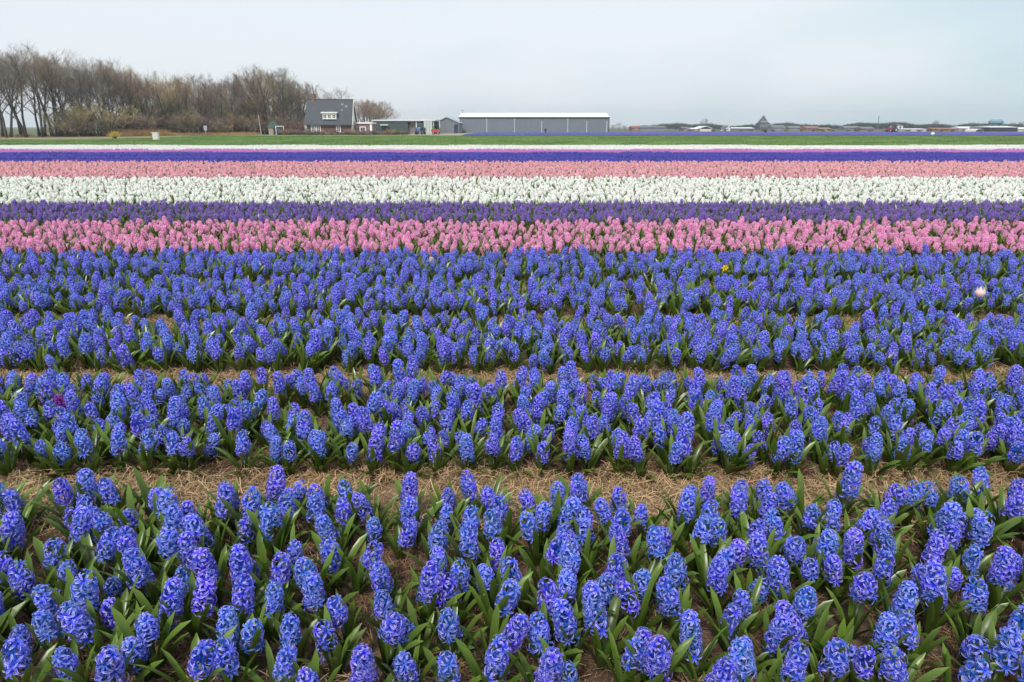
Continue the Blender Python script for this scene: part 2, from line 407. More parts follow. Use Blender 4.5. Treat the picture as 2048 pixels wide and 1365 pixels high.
def scatter(name, P, rot, scl, idx, col, label, cat):
    P = np.asarray(P, np.float32); n = len(P)
    me = bpy.data.meshes.new(name); me.vertices.add(n); me.vertices.foreach_set('co', P.ravel())
    a = me.attributes.new('rot', 'FLOAT_VECTOR', 'POINT'); a.data.foreach_set('vector', np.asarray(rot, np.float32).ravel())
    a = me.attributes.new('scl', 'FLOAT_VECTOR', 'POINT'); a.data.foreach_set('vector', np.asarray(scl, np.float32).ravel())
    a = me.attributes.new('idx', 'INT', 'POINT'); a.data.foreach_set('value', np.asarray(idx, np.int32))
    o = bpy.data.objects.new(name, me); C.objects.link(o)
    g = bpy.data.node_groups.new('scatter_' + name, 'GeometryNodeTree')
    g.interface.new_socket('Geometry', in_out='INPUT', socket_type='NodeSocketGeometry')
    g.interface.new_socket('Geometry', in_out='OUTPUT', socket_type='NodeSocketGeometry')
    N = g.nodes; gi = N.new('NodeGroupInput'); go = N.new('NodeGroupOutput'); ip = N.new('GeometryNodeInstanceOnPoints')
    ci = N.new('GeometryNodeCollectionInfo'); ci.inputs['Collection'].default_value = col
    ci.inputs['Separate Children'].default_value = True; ci.inputs['Reset Children'].default_value = True
    def na(nm, ty):
        q = N.new('GeometryNodeInputNamedAttribute'); q.data_type = ty; q.inputs['Name'].default_value = nm
        return q.outputs['Attribute']
    l = g.links
    l.new(gi.outputs[0], ip.inputs['Points']); l.new(ci.outputs[0], ip.inputs['Instance']); ip.inputs['Pick Instance'].default_value = True
    l.new(na('idx', 'INT'), ip.inputs['Instance Index'])
    e2r = N.new('FunctionNodeEulerToRotation'); l.new(na('rot', 'FLOAT_VECTOR'), e2r.inputs[0]); l.new(e2r.outputs[0], ip.inputs['Rotation'])
    l.new(na('scl', 'FLOAT_VECTOR'), ip.inputs['Scale']); l.new(ip.outputs[0], go.inputs[0])
    o.modifiers.new('scatter', 'NODES').node_group = g
    return tag(o, label, cat, None, 'stuff')

ROWS = 8
def bed_points(k, rs, dx=0.14, drop=0.05, margin=1.12, jit=0.022):
    """plant spots of bed k: (x, y, row)"""
    out = []; hw = half_width(bed_back(k)) * margin + 0.2
    nx = int(2 * hw / dx)
    for i in range(nx):
        x = -hw + i * dx + rs.normal(0, jit * 0.5)
        sh = rs.normal(0, 0.02)
        for r in range(ROWS):
            if rs.random() < drop + 0.14 * max(0.0, math.sin(x * 1.7 + k * 2.1) * math.sin(x * 0.53 + k)): continue
            y = bed_front(k) + 0.02 + r * 0.145 + sh + rs.normal(0, jit * 0.8)
            out.append((x + rs.normal(0, jit), y, r))
    return out
# --- the hyacinths that show largest, each a thing of its own
HY_M = {}
def shared(kind, i):
    if (kind, i) not in HY_M:
        if kind[0] == 'spike': HY_M[(kind, i)] = SPK_HI[i].mesh('flower_spike', [PET[kind[1]]])
        elif kind[0] == 'leaf': HY_M[(kind, i)] = LF_HI[i].mesh('leaf', [LEAF], True)
    return HY_M[(kind, i)]
STEM_M = MB().tube([(0, 0, -0.015), (0, 0, 0.5), (0, 0, 1.0)], [0.0062, 0.0055, 0.0046], 6, 0, True, (0.4, 0.5)).mesh('stem', [STEM], True)
def set_m(o, M):
    l, q, s = M.decompose(); o.location = l; o.rotation_euler = q.to_euler(); o.scale = s
def hyacinth(x, y, rs, v, colour, label, group=None, edge=0, sc=1.0):
    t = empty('hyacinth', (x, y, 0.0), 0); t.scale = (sc, sc, sc)
    h, lean, L = plant_plan(rs, v, edge)
    SM = spike_matrix(h, lean)
    o = obj('flower_spike', shared(('spike', colour), v), t)
    set_m(o, SM @ Matrix.Rotation(rs.random() * 6.28, 4, 'Z'))
    o = obj('stem', STEM_M, t)
    q = Vector((lean[0], lean[1], h)); set_m(o, Matrix.LocRotScale(Vector((0, 0, 0)), q.to_track_quat('Z', 'Y'), Vector((1, 1, q.length + 0.004))))
    for li, az, s in L:
        o = obj('leaf', shared(('leaf',), li), t); set_m(o, leaf_matrix(az, s))
    return tag(t, label, 'flower', group)
ORD = ['first', 'second', 'third', 'fourth', 'fifth', 'sixth', 'seventh', 'eighth']
# odd blooms of other colours among the blue (photo pixel of the bloom)
ODD = [((868, 527), 'blush', 'single pale pink hyacinth standing among blue ones'), ((138, 806), 'magenta', 'dark magenta purple hyacinth among blue ones near the straw path'),
       ((492, 655), 'purple', 'dull purple hyacinth among bright blue ones')]
odd_xy = []
for (px, py), colr, lab in ODD:
    p = on_ground(px, py, 0.155); odd_xy.append((p.x, p.y))
p_tulip = on_ground(1958, 597, 0.21); p_daff = on_ground(1448, 540, 0.2)
odd_xy += [(p_tulip.x, p_tulip.y), (p_daff.x, p_daff.y)]
def clear_of_odd(x, y): return all((x - a) ** 2 + (y - b) ** 2 > (0.085 if y > b else 0.14) ** 2 for a, b in odd_xy)

rest_blue = []; cand = []
for k in (1, 2):
    rs = np.random.default_rng(50 + k)
    for x, y, r in bed_points(k, rs, 0.131, 0.06 if k == 1 else 0.03):
        if not clear_of_odd(x, y): continue
        edge = -1 if r == 0 else (1 if r == ROWS - 1 else 0)
        if abs(x) < half_width(y, 0.2) + 0.05 and y > 1.52: cand.append((y if k == 1 else 10 + r + 0.001 * abs(x), x, y, k, r, edge))
        elif y > 1.0: rest_blue.append((x, y, k, edge))
cand.sort()
rest_blue += [(x, y, k, e) for _, x, y, k, r, e in cand[297:]]
rs = np.random.default_rng(77)
for _, x, y, k, r, edge in cand[:297]:
    v = int(rs.integers(0, NV)); ln = ORD[ROWS - 1 - r] if k == 1 else ORD[r]
    lab = 'blue hyacinth, %s spike, %s row from the wide straw path, %s' % (SP_LOOK[v], ln, 'away from farmhouse' if k == 1 else 'farmhouse side')
    hyacinth(x, y, rs, v, 'blue', lab, 'blue hyacinths beside the wide straw path', edge, 0.88 + 0.24 * rs.random())
print('bed plants in view', len(cand))
for (px, py), colr, lab in ODD:
    p = on_ground(px, py, 0.155)
    hyacinth(p.x, p.y, np.random.default_rng(int(px)), 1, colr, lab)

def tulip():
    t = empty('tulip', (p_tulip.x, p_tulip.y, 0)); t.scale = (1.25, 1.25, 1.3)
    mb = MB().tube([(0, 0, -0.01), (0.004, 0, 0.09), (0, 0, 0.175)], [0.004, 0.0038, 0.0034], 6); mb.build('stem', STEM, t)
    for k in range(6):
        an = k * math.pi / 3; rr = 1.0 if k % 2 else 0.9; V = []; F = []; T = []
        for i in range(7):
            f = i / 6; r = rr * 0.036 * math.sin(min(1.0, 0.16 + f * 1.15) * 2.35) ** 0.8; z = 0.172 + 0.075 * f
            w = 0.62 * (math.sin(math.pi * (0.14 + 0.82 * f)) ** 0.6)
            for j in (-1, 0, 1):
                V.append((r * math.cos(an + j * w), r * math.sin(an + j * w), z - 0.008 * abs(j) * f)); T.append((f, 0.5))
        for i in range(6):
            for j in (0, 1): a = i * 3 + j; F.append((a, a + 1, a + 4, a + 3))
        MB().add(V, F, 0, T).build('petal', PET['blush'], t, True)
    for az in (0.4, 2.6, 4.4): o = obj('leaf', shared(('leaf',), 7), t); set_m(o, leaf_matrix(az, 0.9))
    tag(t, 'pale pink cup shaped tulip standing alone among blue hyacinths', 'flower')
tulip()
def daffodil():
    t = empty('daffodil', (p_daff.x, p_daff.y, 0)); t.scale = (1.2, 1.2, 1.2)
    YEL = petal_mat('petal_yellow', (0.85, 0.50, 0.02), (0.9, 0.72, 0.03), (0.92, 0.78, 0.08), 0, 0.05)
    MB().tube([(0, 0, -0.01), (0, 0, 0.15), (0, -0.02, 0.19)], [0.004, 0.0035, 0.003], 6).build('stem', STEM, t)
    mb = MB()
    for k in range(6):
        an = k * math.pi / 3; c, s = math.cos(an), math.sin(an); c2, s2 = -s, c
        mb = MB().add([(0, -0.02, 0.19), (0.02 * c + 0.009 * c2, -0.024, 0.19 + 0.02 * s + 0.009 * s2), (0.036 * c, -0.022, 0.19 + 0.036 * s), (0.02 * c - 0.009 * c2, -0.024, 0.19 + 0.02 * s - 0.009 * s2)], [(0, 1, 2, 3)], 0, [(0.5, 0.5)] * 4)
        mb.build('petal', YEL, t)
    V = []; F = []
    for i, (r, d) in enumerate(((0.008, 0), (0.010, 0.014), (0.015, 0.022))):
        for q in range(10): V.append((r * math.cos(q * 0.6283), -0.022 - d, 0.19 + r * math.sin(q * 0.6283)))
    for i in range(2):
        for q in range(10): a, b = i * 10 + q, i * 10 + (q + 1) % 10; F.append((a, b, b + 10, a + 10))
    MB().add(V, F, 0, [(0, 0.5)] * 30).build('trumpet', YEL, t, True)
    for az in (0.2, 2.0, 4.2): o = obj('leaf', shared(('leaf',), 6), t); set_m(o, leaf_matrix(az, 0.9))
    tag(t, 'small yellow daffodil standing among blue hyacinths', 'flower')
daffodil()

# --- the mass plantings
def plants_src(name, colour, hi, edge=0):
    return src_collection(name, [whole_plant(700 + i, i % NV, hi, edge).mesh('%s_%02d' % (name, i), [PET[colour], LEAF, STEM]) for i in range(NV + 3)])
def mass(name, colour, beds, hi, label, rs, extra=(), drop=0.04, tall=1.0, dx=0.133, margin=1.08):
    pts = [(x, y) for (x, y, k, e) in extra]
    for k in beds:
        pts += [(x, y) for x, y, r in bed_points(k, rs, dx, drop, margin) if clear_of_odd(x, y)]
    n = len(pts); P = np.zeros((n, 3)); P[:, :2] = pts
    rot = np.column_stack((rs.normal(0, 0.09, n), rs.normal(0, 0.09, n), rs.random(n) * 6.28))
    s = (0.90 + 0.22 * rs.random(n)) * tall; scl = np.column_stack((s, s, s * (0.95 + 0.12 * rs.random(n))))
    scatter(name, P, rot, scl, rs.integers(0, NV + 3, n), plants_src(name + '_source', colour, hi), label, 'flowers')
    return n
rs = np.random.default_rng(5); tot = 0
tot += mass('blue_hyacinth_bed', 'blue', (3, 4, 5), True, 'mass of blue hyacinths filling the beds before the pink ones', rs, rest_blue)
tot += mass('pink_hyacinth_bed', 'pink', (6, 7), True, 'bright pink hyacinths in a broad strip between blue and purple', rs, drop=0.07)
tot += mass('purple_hyacinth_bed', 'purple', (8, 9), True, 'dark purple hyacinths in a strip behind the bright pink ones', rs)
tot += mass('white_hyacinth_bed', 'white', range(10, 15), False, 'white hyacinths in a broad strip behind the purple ones', rs, margin=1.04, dx=0.138)
tot += mass('salmon_hyacinth_bed', 'salmon', range(15, 22), False, 'salmon pink hyacinths in a strip behind the broad white one', rs, margin=1.03, dx=0.142)
# far strips: pieces of bed three metres long, each of many plants
def patch_src(name, colour, n=4, L=3.0, W=1.05, per=105):
    ms = []
    for i in range(n):
        q = np.random.default_rng(900 + i); mb = MB()
        for j in range(per):
            s = spike(1000 + j % 5, False, 13, 0.125) if j < 5 else None
            if j < 5: SPK_LO.append(s)
            M = Matrix.Translation((q.random() * L - L / 2, q.random() * W - W / 2, 0.085)) @ Matrix.Rotation(q.random() * 6.28, 4, 'Z') @ Matrix.Diagonal((1.25, 1.25, 1.0 + 0.2 * q.random(), 1))
            mb.join(SPK_LO[j % 5], M, 0)
            for b in range(2): mb.join(LF_LO[(j + b) % 4], Matrix.Translation((M[0][3], M[1][3], 0)) @ Matrix.Rotation(q.random() * 6.28, 4, 'Z'), 1)
        ms.append(mb.mesh('%s_%02d' % (name, i), [PET[colour], LEAF]))
    return src_collection(name, ms)
SPK_LO = []; LF_LO = []
for i in range(4):
    a = [(0, -0.012, 0), (0, 0.012, 0), (0.03, 0.014, 0.11), (0.03, -0.014, 0.11), (0.07, 0, 0.18)]
    LF_LO.append(MB().add(a, [(0, 1, 2, 3), (3, 2, 4)], 0, [(0.2, .5), (0.2, .5), (0.5, .5), (0.5, .5), (0.7, .5)]))
def far_strip(name, colour, ys, x_of, label, rs):
    pts = []
    for y in ys:
        x0, x1 = x_of(y); x = x0 + rs.random()
        while x < x1: pts.append((x, y + 0.5, 0)); x += 2.95
    n = len(pts); rot = np.zeros((n, 3)); rot[:, 2] = rs.integers(0, 2, n) * math.pi
    s = 0.85 + 0.3 * rs.random(n)
    scatter(name, pts, rot, np.column_stack((np.ones(n), np.ones(n), s)), rs.integers(0, 4, n), patch_src(name + '_source', colour), label, 'flowers')
    return n
wide = lambda y: (-half_width(y) * 1.03 - 2, half_width(y) * 1.03 + 2)
far_strip('deep_blue_hyacinth_strip', 'deep', [bed_front(k) for k in range(22, 31)], wide, 'deep blue hyacinths in a narrow strip behind the salmon one', rs)
far_strip('lilac_hyacinth_strip', 'lilac', [bed_front(k) for k in range(31, 35)], wide, 'thin lilac pink hyacinth strip before the last white strip', rs)
far_strip('white_hyacinth_strip', 'white', [bed_front(k) for k in range(35, 43)], wide, 'thin white hyacinth strip along the edge of the green field', rs)
far_strip('distant_blue_hyacinth_field', 'distant', np.arange(153, 226, 1.5), lambda y: (-9.6, half_width(y) * 1.03 + 2), 'distant violet blue flower field in front of the long grey shed', rs)
print('mass plants', tot)

# --- straw lying on the paths and thinly in the beds
def straw_clump(seed, n=70, R=0.11):
    q = np.random.default_rng(seed); mb = MB()
    for i in range(n):
        a = q.random() * 6.28; L = 0.05 + 0.09 * q.random(); p = q.normal(0, R * 0.5, 2); z = abs(q.normal(0.012, 0.01)); up = q.normal(0, 0.25)
        d = np.array((math.cos(a), math.sin(a), up)); s = np.array((-math.sin(a), math.cos(a), 0.3)) * 0.0014
        c = np.array((p[0], p[1], z)); bend = np.array((0, 0, q.normal(0.006, 0.012))) + np.array((-math.sin(a), math.cos(a), 0)) * q.normal(0, 0.015)
        e0 = c - d * L / 2; e1 = c + d * L / 2; c = c + bend
        e0[2] = max(e0[2], 0.001); e1[2] = max(e1[2], 0.001)
        t = q.random(); mb.add([e0 - s, e0 + s, c + s, c - s, e1 + s, e1 - s], [(0, 1, 2, 3), (3, 2, 4, 5)], 0, [(t, .5)] * 6)
    return mb
straw_col = src_collection('straw_source', [straw_clump(i).mesh('straw_%02d' % i, [STRAW]) for i in range(6)])
LITTER = leaf_mat('litter', (0.07, 0.032, 0.018), (0.27, 0.15, 0.08), rough=0.8, transl=0.0)
lit_col = src_collection('litter_source', [straw_clump(40 + i, 60, 0.13).mesh('litter_%02d' % i, [LITTER]) for i in range(5)])
pts = []; sc = []
for k in range(1, 6):
    y0, y1 = bed_front(k), bed_back(k); hw = half_width(y1) * 1.1; m = int(2 * hw * (y1 - y0) * (95 if k < 3 else 45))
    for i in range(m): pts.append((rs.uniform(-hw, hw), rs.uniform(max(1.0, y0 - 0.05), y1), 0.008)); sc.append(rs.uniform(0.5, 1.0))
n = len(pts); scl = np.column_stack((sc, sc, sc))
scatter('leaf_litter', pts, np.column_stack((rs.normal(0, .1, n), rs.normal(0, .1, n), rs.random(n) * 6.28)), scl, rs.integers(0, 5, n), lit_col, 'reddish brown dry plant litter on the soil between hyacinths', 'litter')
pts = []; sc = []
for k in range(0, 8):
    y0, y1 = bed_back(k), bed_front(k + 1); hw = half_width(y1) * 1.1
    m = int(2 * hw * (y1 - y0) * (150 if k < 3 else 80))
    for i in range(m): pts.append((rs.uniform(-hw, hw), rs.uniform(y0 - 0.03, y1 + 0.05), 0.022)); sc.append(rs.uniform(0.8, 1.2))
    if k < 4:
        y0, y1 = bed_front(k + 1), bed_back(k + 1); m = int(2 * hw * (y1 - y0) * 9)
        for i in range(m): pts.append((rs.uniform(-hw, hw), rs.uniform(max(1.0, y0), y1), 0.01)); sc.append(rs.uniform(0.5, 1.0))
n = len(pts); scl = np.column_stack((sc, sc, sc))
scatter('straw_mulch', pts, np.column_stack((np.zeros(n), np.zeros(n), rs.random(n) * 6.28)), scl, rs.integers(0, 6, n), straw_col, 'dry golden straw scattered over paths and soil', 'straw')

# --- grass of the green field
def grass_patch(seed, n=260, L=3.0):
    q = np.random.default_rng(seed); mb = MB()
    for i in range(n):
        x, y = q.uniform(-L / 2, L / 2, 2); a = q.random() * 6.28; h = q.uniform(0.06, 0.16); w = 0.03
        dx, dy = math.cos(a) * w, math.sin(a) * w; lx, ly = q.normal(0, 0.05, 2); t = q.random()
        mb.add([(x - dx, y - dy, 0), (x + dx, y + dy, 0), (x + lx, y + ly, h)], [(0, 1, 2)], 0, [(t, .5)] * 3)
    return mb
GRASS = leaf_mat('grass_blade', (0.11, 0.20, 0.045), (0.20, 0.30, 0.09), rough=0.5)
g_col = src_collection('grass_source', [grass_patch(i).mesh('grass_%02d' % i, [GRASS]) for i in range(4)])
pts = []
for y in np.arange(BACK + 5, 151, 3.0):
    hw = half_width(y) * 1.03
    for x in np.arange(-hw, hw, 3.0):
        if x < -62 and y > 104: continue
        pts.append((x + rs.normal(0, .2), y, 0.004))
n = len(pts); rot = np.zeros((n, 3)); rot[:, 2] = rs.integers(0, 4, n) * math.pi / 2
scatter('field_grass', pts, rot, np.column_stack((np.ones(n), np.ones(n), rs.uniform(0.6, 1.3, n))), rs.integers(0, 4, n), g_col, 'short green grass covering the field behind the flowers', 'grass')

# ------------------------------------------------------------------ bare trees
def branch_set(seed, height, kind):
    """returns (trunk mesh builder, crown mesh builder) of a leafless tree standing on the origin"""
    q = np.random.default_rng(seed); tr = MB(); cr = MB()
    P = dict(tall=(9, 0.27, 0.74, 7, 7, 6), wide=(11, 0.23, 0.92, 7, 7, 6), slim=(12, 0.25, 0.5, 6, 6, 6), shrub=(10, 0.06, 0.6, 6, 6, 5), hedge=(14, 0.05, 0.5, 6, 6, 5))[kind]
    n1, r0, spread, n2, n3, n4 = P
    multi = kind in ('shrub', 'hedge')
    def grow(p, d, L, r, seg, wob, up):
        pts = [p.copy()]; rad = [r]
        for i in range(seg):
            d = d + q.normal(0, wob, 3) + np.array((0, 0, up)); d = d / np.linalg.norm(d)
            p = p + d * L / seg; pts.append(p.copy()); rad.append(r * (1 - 0.78 * (i + 1) / seg))
        return pts, rad
    def split(pts, f):
        n = len(pts) - 1; i = min(int(f * n), n - 1); t = f * n - i
        return pts[i] * (1 - t) + pts[i + 1] * t, (pts[i + 1] - pts[i]) / np.linalg.norm(pts[i + 1] - pts[i])
    def side(d, ang):
        a = q.normal(0, 1, 3); a -= d * a.dot(d); a /= np.linalg.norm(a)
        return d * math.cos(ang) + a * math.sin(ang)
    stems = []
    if multi:
        for i in range(n1):
            a = q.random() * 6.28; tl = q.uniform(0.15, 0.7)
            d = np.array((math.cos(a) * math.sin(tl), math.sin(a) * math.sin(tl), math.cos(tl)))
            stems.append(grow(np.array((q.normal(0, .25), q.normal(0, .25), -0.05)), d, height * q.uniform(0.6, 0.95), r0, 4, 0.12, 0.02))
    else:
        lean = np.array((q.normal(-0.05, 0.06), q.normal(0, 0.05), 1.0))
        pts, rad = grow(np.array((0, 0, -0.2)), lean / np.linalg.norm(lean), height * 0.86, r0 * height / 15, 7, 0.05, 0.02)
        rad[0] *= 1.35; tr.tube(pts, rad, 8)
        for i in range(n1):
            f = 0.26 + 0.7 * (i + q.random()) / n1; p, d = split(pts, f)
            L = height * spread * (0.62 * (1 - f) + 0.2) * q.uniform(0.8, 1.25)
            stems.append(grow(p, side(d, q.uniform(0.45, 0.95)), L, 0.11 * height / 15 * (1.2 - f), 5, 0.13, 0.12))
    for pts, rad in stems:
        (tr).tube(pts, rad, 5, cap=False)
        L1 = sum(np.linalg.norm(pts[i + 1] - pts[i]) for i in range(len(pts) - 1))
        for j in range(n2):
            f = 0.22 + 0.76 * (j + q.random()) / n2; p, d = split(pts, f)
            L = L1 * q.uniform(0.32, 0.55) * (1.15 - 0.5 * f); p2, r2 = grow(p, side(d, q.uniform(0.4, 0.9)), L, rad[0] * 0.34, 3, 0.15, 0.10)
            cr.tube(p2, r2, 3, cap=False, t=(0.2, 0.5))
            for k in range(n3):
                f = 0.2 + 0.8 * (k + q.random()) / n3; p, d = split(p2, f)
                L_ = L * q.uniform(0.35, 0.6); p3, r3 = grow(p, side(d, q.uniform(0.3, 0.85)), L_, rad[0] * 0.13 + 0.005, 2, 0.15, 0.10)
                cr.tube(p3, r3, 3, cap=False, t=(0.5, 0.5))
                for m in range(n4):
                    f = 0.15 + 0.85 * (m + q.random()) / n4; p, d = split(p3, f); e = side(d, q.uniform(0.2, 0.8))
                    Lt = L_ * q.uniform(0.4, 0.8); w = 0.0085 if not multi else 0.008
                    s = np.cross(e, q.normal(0, 1, 3)); s = s / np.linalg.norm(s) * w
                    mid_ = p + e * Lt * 0.55 + q.normal(0, 0.03, 3); end = p + (e + np.array((0, 0, 0.25))) * Lt
                    cr.add([p - s, p + s, mid_ + s * .8, mid_ - s * .8, end], [(0, 1, 2, 3), (3, 2, 4)], 0, [(0.8 + 0.2 * q.random(), 0.5)] * 5)
    return tr, cr
BARK = simple('bark', (0.085, 0.072, 0.06), 0.95, 0.3, 2.0, bump=0.5, bscale=8, obj_var=0.3)
TWIGS = {'brown': leaf_mat('twigs_brown', (0.13, 0.10, 0.075), (0.28, 0.215, 0.16), 0.9, 0.0), 'olive': leaf_mat('twigs_olive', (0.15, 0.125, 0.065), (0.34, 0.285, 0.15), 0.9, 0.0),
         'red': leaf_mat('twigs_red', (0.13, 0.085, 0.07), (0.26, 0.165, 0.135), 0.9, 0.0), 'grey': leaf_mat('twigs_grey', (0.115, 0.10, 0.092), (0.23, 0.205, 0.185), 0.9, 0.0),
         'tan': leaf_mat('twigs_tan', (0.18, 0.13, 0.07), (0.38, 0.28, 0.15), 0.9, 0.0), 'yellow': leaf_mat('twigs_yellow', (0.30, 0.24, 0.03), (0.75, 0.58, 0.05), 0.8, 0.2)}
TREE_M = {}
def tree_meshes(kind, i):
    if (kind, i) not in TREE_M:
        tr, cr = branch_set(4000 + 17 * i + len(kind) * 100, dict(tall=15, wide=15, slim=15, shrub=4, hedge=2)[kind], kind)
        TREE_M[(kind, i)] = (tr.mesh('trunk', [BARK], True), cr.mesh('crown', [TWIGS['brown']]))
    return TREE_M[(kind, i)]
def bare_tree(x, y, h, kind, i, tint, label, group=None, sxy=1.0, z=0.0):
    base = dict(tall=15, wide=15, slim=15, shrub=4, hedge=2)[kind]; sh = kind in ('shrub', 'hedge')
    t = empty('shrub' if sh else 'bare_tree', (x, y, z), random.random() * 6.28); k = h / base; t.scale = (k * sxy, k * sxy, k)
    a, b = tree_meshes(kind, i)
    obj('stems' if sh else 'trunk', a, t); o = obj('twigs' if sh else 'crown', b, t)
    o.material_slots[0].link = 'OBJECT'; o.material_slots[0].material = TWIGS[tint]
    return tag(t, label, 'shrub' if sh else 'tree', group)
# skyline of the wood: photo x -> photo y of the tree tops
SKY_X = [-120, 0, 40, 75, 110, 150, 200, 260, 330, 420, 470, 540, 580, 600, 640, 700, 740, 775]
SKY_Y = [95, 100, 98, 104, 112, 124, 116, 138, 150, 150, 138, 130, 152, 165, 178, 196, 200, 230]
def wood_d(px): return 128 + 60 * max(px, -100) / 600.0
rt = random.Random(3)
LOOKS = {'brown': 'brown twigged', 'grey': 'grey twigged', 'red': 'reddish twigged', 'olive': 'olive budding', 'tan': 'tan twigged'}
n_tree = 0
for row in range(4):
    px = -90 + row * 13
    while px < 600:
        if px < 110 and row > 2: px += 30; continue
        d = wood_d(px) + row * 5.5 + rt.uniform(-2, 2)
        ytop = float(np.interp(px, SKY_X, SKY_Y)) + (rt.uniform(-7, 14) if row < 2 else rt.uniform(2, 26))
        if 520 < px < 550 and row == 0: ytop = 133
        p = at(px, ytop, d); h = max(p.z, 4)
        tint = rt.choice(['grey', 'grey', 'brown', 'brown']) if px < 170 else rt.choice(['brown', 'olive', 'red', 'brown', 'grey', 'tan'])
        kind = rt.choice(['tall', 'wide', 'tall', 'slim'] if px > 130 else ['tall', 'wide'])
        where = 'in front of the wood' if row == 0 else 'standing inside the wood beside the house'
        shape = dict(tall='tall', wide='wide crowned', slim='slender')[kind]
        bare_tree(p.x, d, h, kind, rt.randrange(3), tint, '%s leafless %s tree %s' % (shape, LOOKS[tint], where), 'leafless trees of the wood', rt.uniform(0.85, 1.15)); n_tree += 1
        px += rt.uniform(20, 34) if px > 100 else rt.uniform(24, 38)
# trees behind the house
for px, yt, d, kind, tint in ((600, 172, 190, 'tall', 'olive'), (622, 158, 196, 'slim', 'grey'), (650, 176, 200, 'wide', 'grey'), (668, 192, 205, 'tall', 'brown'), (725, 200, 215, 'wide', 'brown'), (738, 196, 222, 'tall', 'grey'), (752, 203, 218, 'wide', 'brown'), (768, 214, 224, 'wide', 'red'), (712, 206, 226, 'tall', 'brown'), (745, 206, 228, 'wide', 'tan'), (640, 186, 205, 'wide', 'tan'), (720, 204, 230, 'wide', 'grey'), (732, 200, 232, 'wide', 'tan'), (760, 208, 234, 'wide', 'brown'), (748, 200, 236, 'tall', 'brown'), (772, 224, 226, 'wide', 'red'), (716, 212, 220, 'wide', 'olive'), (756, 218, 221, 'wide', 'olive'), (736, 216, 226, 'wide', 'brown')):
    p = at(px, yt, d)
    bare_tree(p.x, d, p.z, kind, rt.randrange(3), tint, '%s leafless %s tree rising behind the house roof' % (dict(tall='tall', wide='wide crowned', slim='slender')[kind], LOOKS[tint]), 'leafless trees behind the house', 1.3)
# shrubs along the wood's edge
for i in range(44):
    px = 112 + i * 11.2 + rt.uniform(-5, 5); d = wood_d(px) - 5 + rt.uniform(-2, 5)
    hpx = rt.uniform(24, 62) if px < 230 else rt.uniform(14, 44)
    p = at(px, 262 - hpx, d); tint = rt.choice(['brown', 'olive', 'red', 'red', 'brown']) if px > 240 else rt.choice(['brown', 'olive', 'tan'])
    bare_tree(p.x, d, max(p.z, 1.2), 'shrub', rt.randrange(3), tint, '%s leafless shrub at the foot of the wood' % LOOKS[tint], 'shrubs along the wood', rt.uniform(1.2, 1.7))
for i in range(26):
    px = 255 + i * 13.5 + rt.uniform(-6, 6); d = wood_d(px) + 3 + rt.uniform(0, 9); p = at(px, 255 - rt.uniform(38, 78), d); tint = rt.choice(['olive', 'tan', 'olive', 'brown'])
    bare_tree(p.x, d, p.z, 'shrub', rt.randrange(3), tint, 'tall %s leafless shrub standing between the tree trunks' % LOOKS[tint], 'tall shrubs inside the wood', rt.uniform(0.8, 1.1))
# the hedge in front of the house and the yard
for i in range(52):
    px = 556 + i * 5.2; d = 168 + rt.uniform(-1.5, 1.5); p = at(px, 262 + rt.uniform(-4, 4), d); tint = rt.choice(['brown', 'red', 'red', 'tan'])
    if px > 818: continue
    bare_tree(p.x, d, max(p.z, 0.7), 'hedge', rt.randrange(2), tint, 'low %s leafless hedge bush in front of the house' % LOOKS[tint], 'hedge bushes before the house', rt.uniform(1.3, 1.7))
p = on_ground(229, 278); bare_tree(p.x, p.y, 1.0, 'hedge', 1, 'yellow', 'low bush in bright yellow bloom beside dry grass', None, 1.9)
for px in (30, 75, 18): pass
# dry reed grass along the wood
def reed_tuft(seed):
    q = np.random.default_rng(seed); mb = MB()
    for i in range(70):
        x, y = q.normal(0, 0.5, 2); h = q.uniform(0.5, 1.5); a = q.random() * 6.28; w = 0.018; lx, ly = q.normal(0, 0.3, 2); t = q.random()
        mb.add([(x - w * math.cos(a), y - w * math.sin(a), 0), (x + w * math.cos(a), y + w * math.sin(a), 0), (x + lx, y + ly, h)], [(0, 1, 2)], 0, [(t, .5)] * 3)
    return mb
REED = leaf_mat('dry_reed', (0.26, 0.15, 0.055), (0.58, 0.38, 0.16), 0.8, 0.15)
r_col = src_collection('reed_source', [reed_tuft(i).mesh('reed_%02d' % i, [REED]) for i in range(4)])
pts = []; sc = []
for i in range(620):
    px = rs.uniform(225, 520); d = wood_d(px) - 9 + rs.uniform(-2.5, 3.0); p = at(px, 265, d)
    k = 1.0 if px < 330 else 0.55
    pts.append((p.x, d, 0)); sc.append(k * rs.uniform(0.6, 1.25))
for i in range(160):
    px = rs.uniform(-20, 225); d = wood_d(px) + 6 + rs.uniform(0, 10); p = at(px, 265, d); pts.append((p.x, d, 0)); sc.append(rs.uniform(0.3, 0.6))
n = len(pts)
scatter('dry_reed_grass', pts, np.column_stack((np.zeros(n), np.zeros(n), rs.random(n) * 6.28)), np.column_stack((sc, sc, sc)), rs.integers(0, 4, n), r_col, 'tan dry reed grass along the foot of the wood', 'grass')

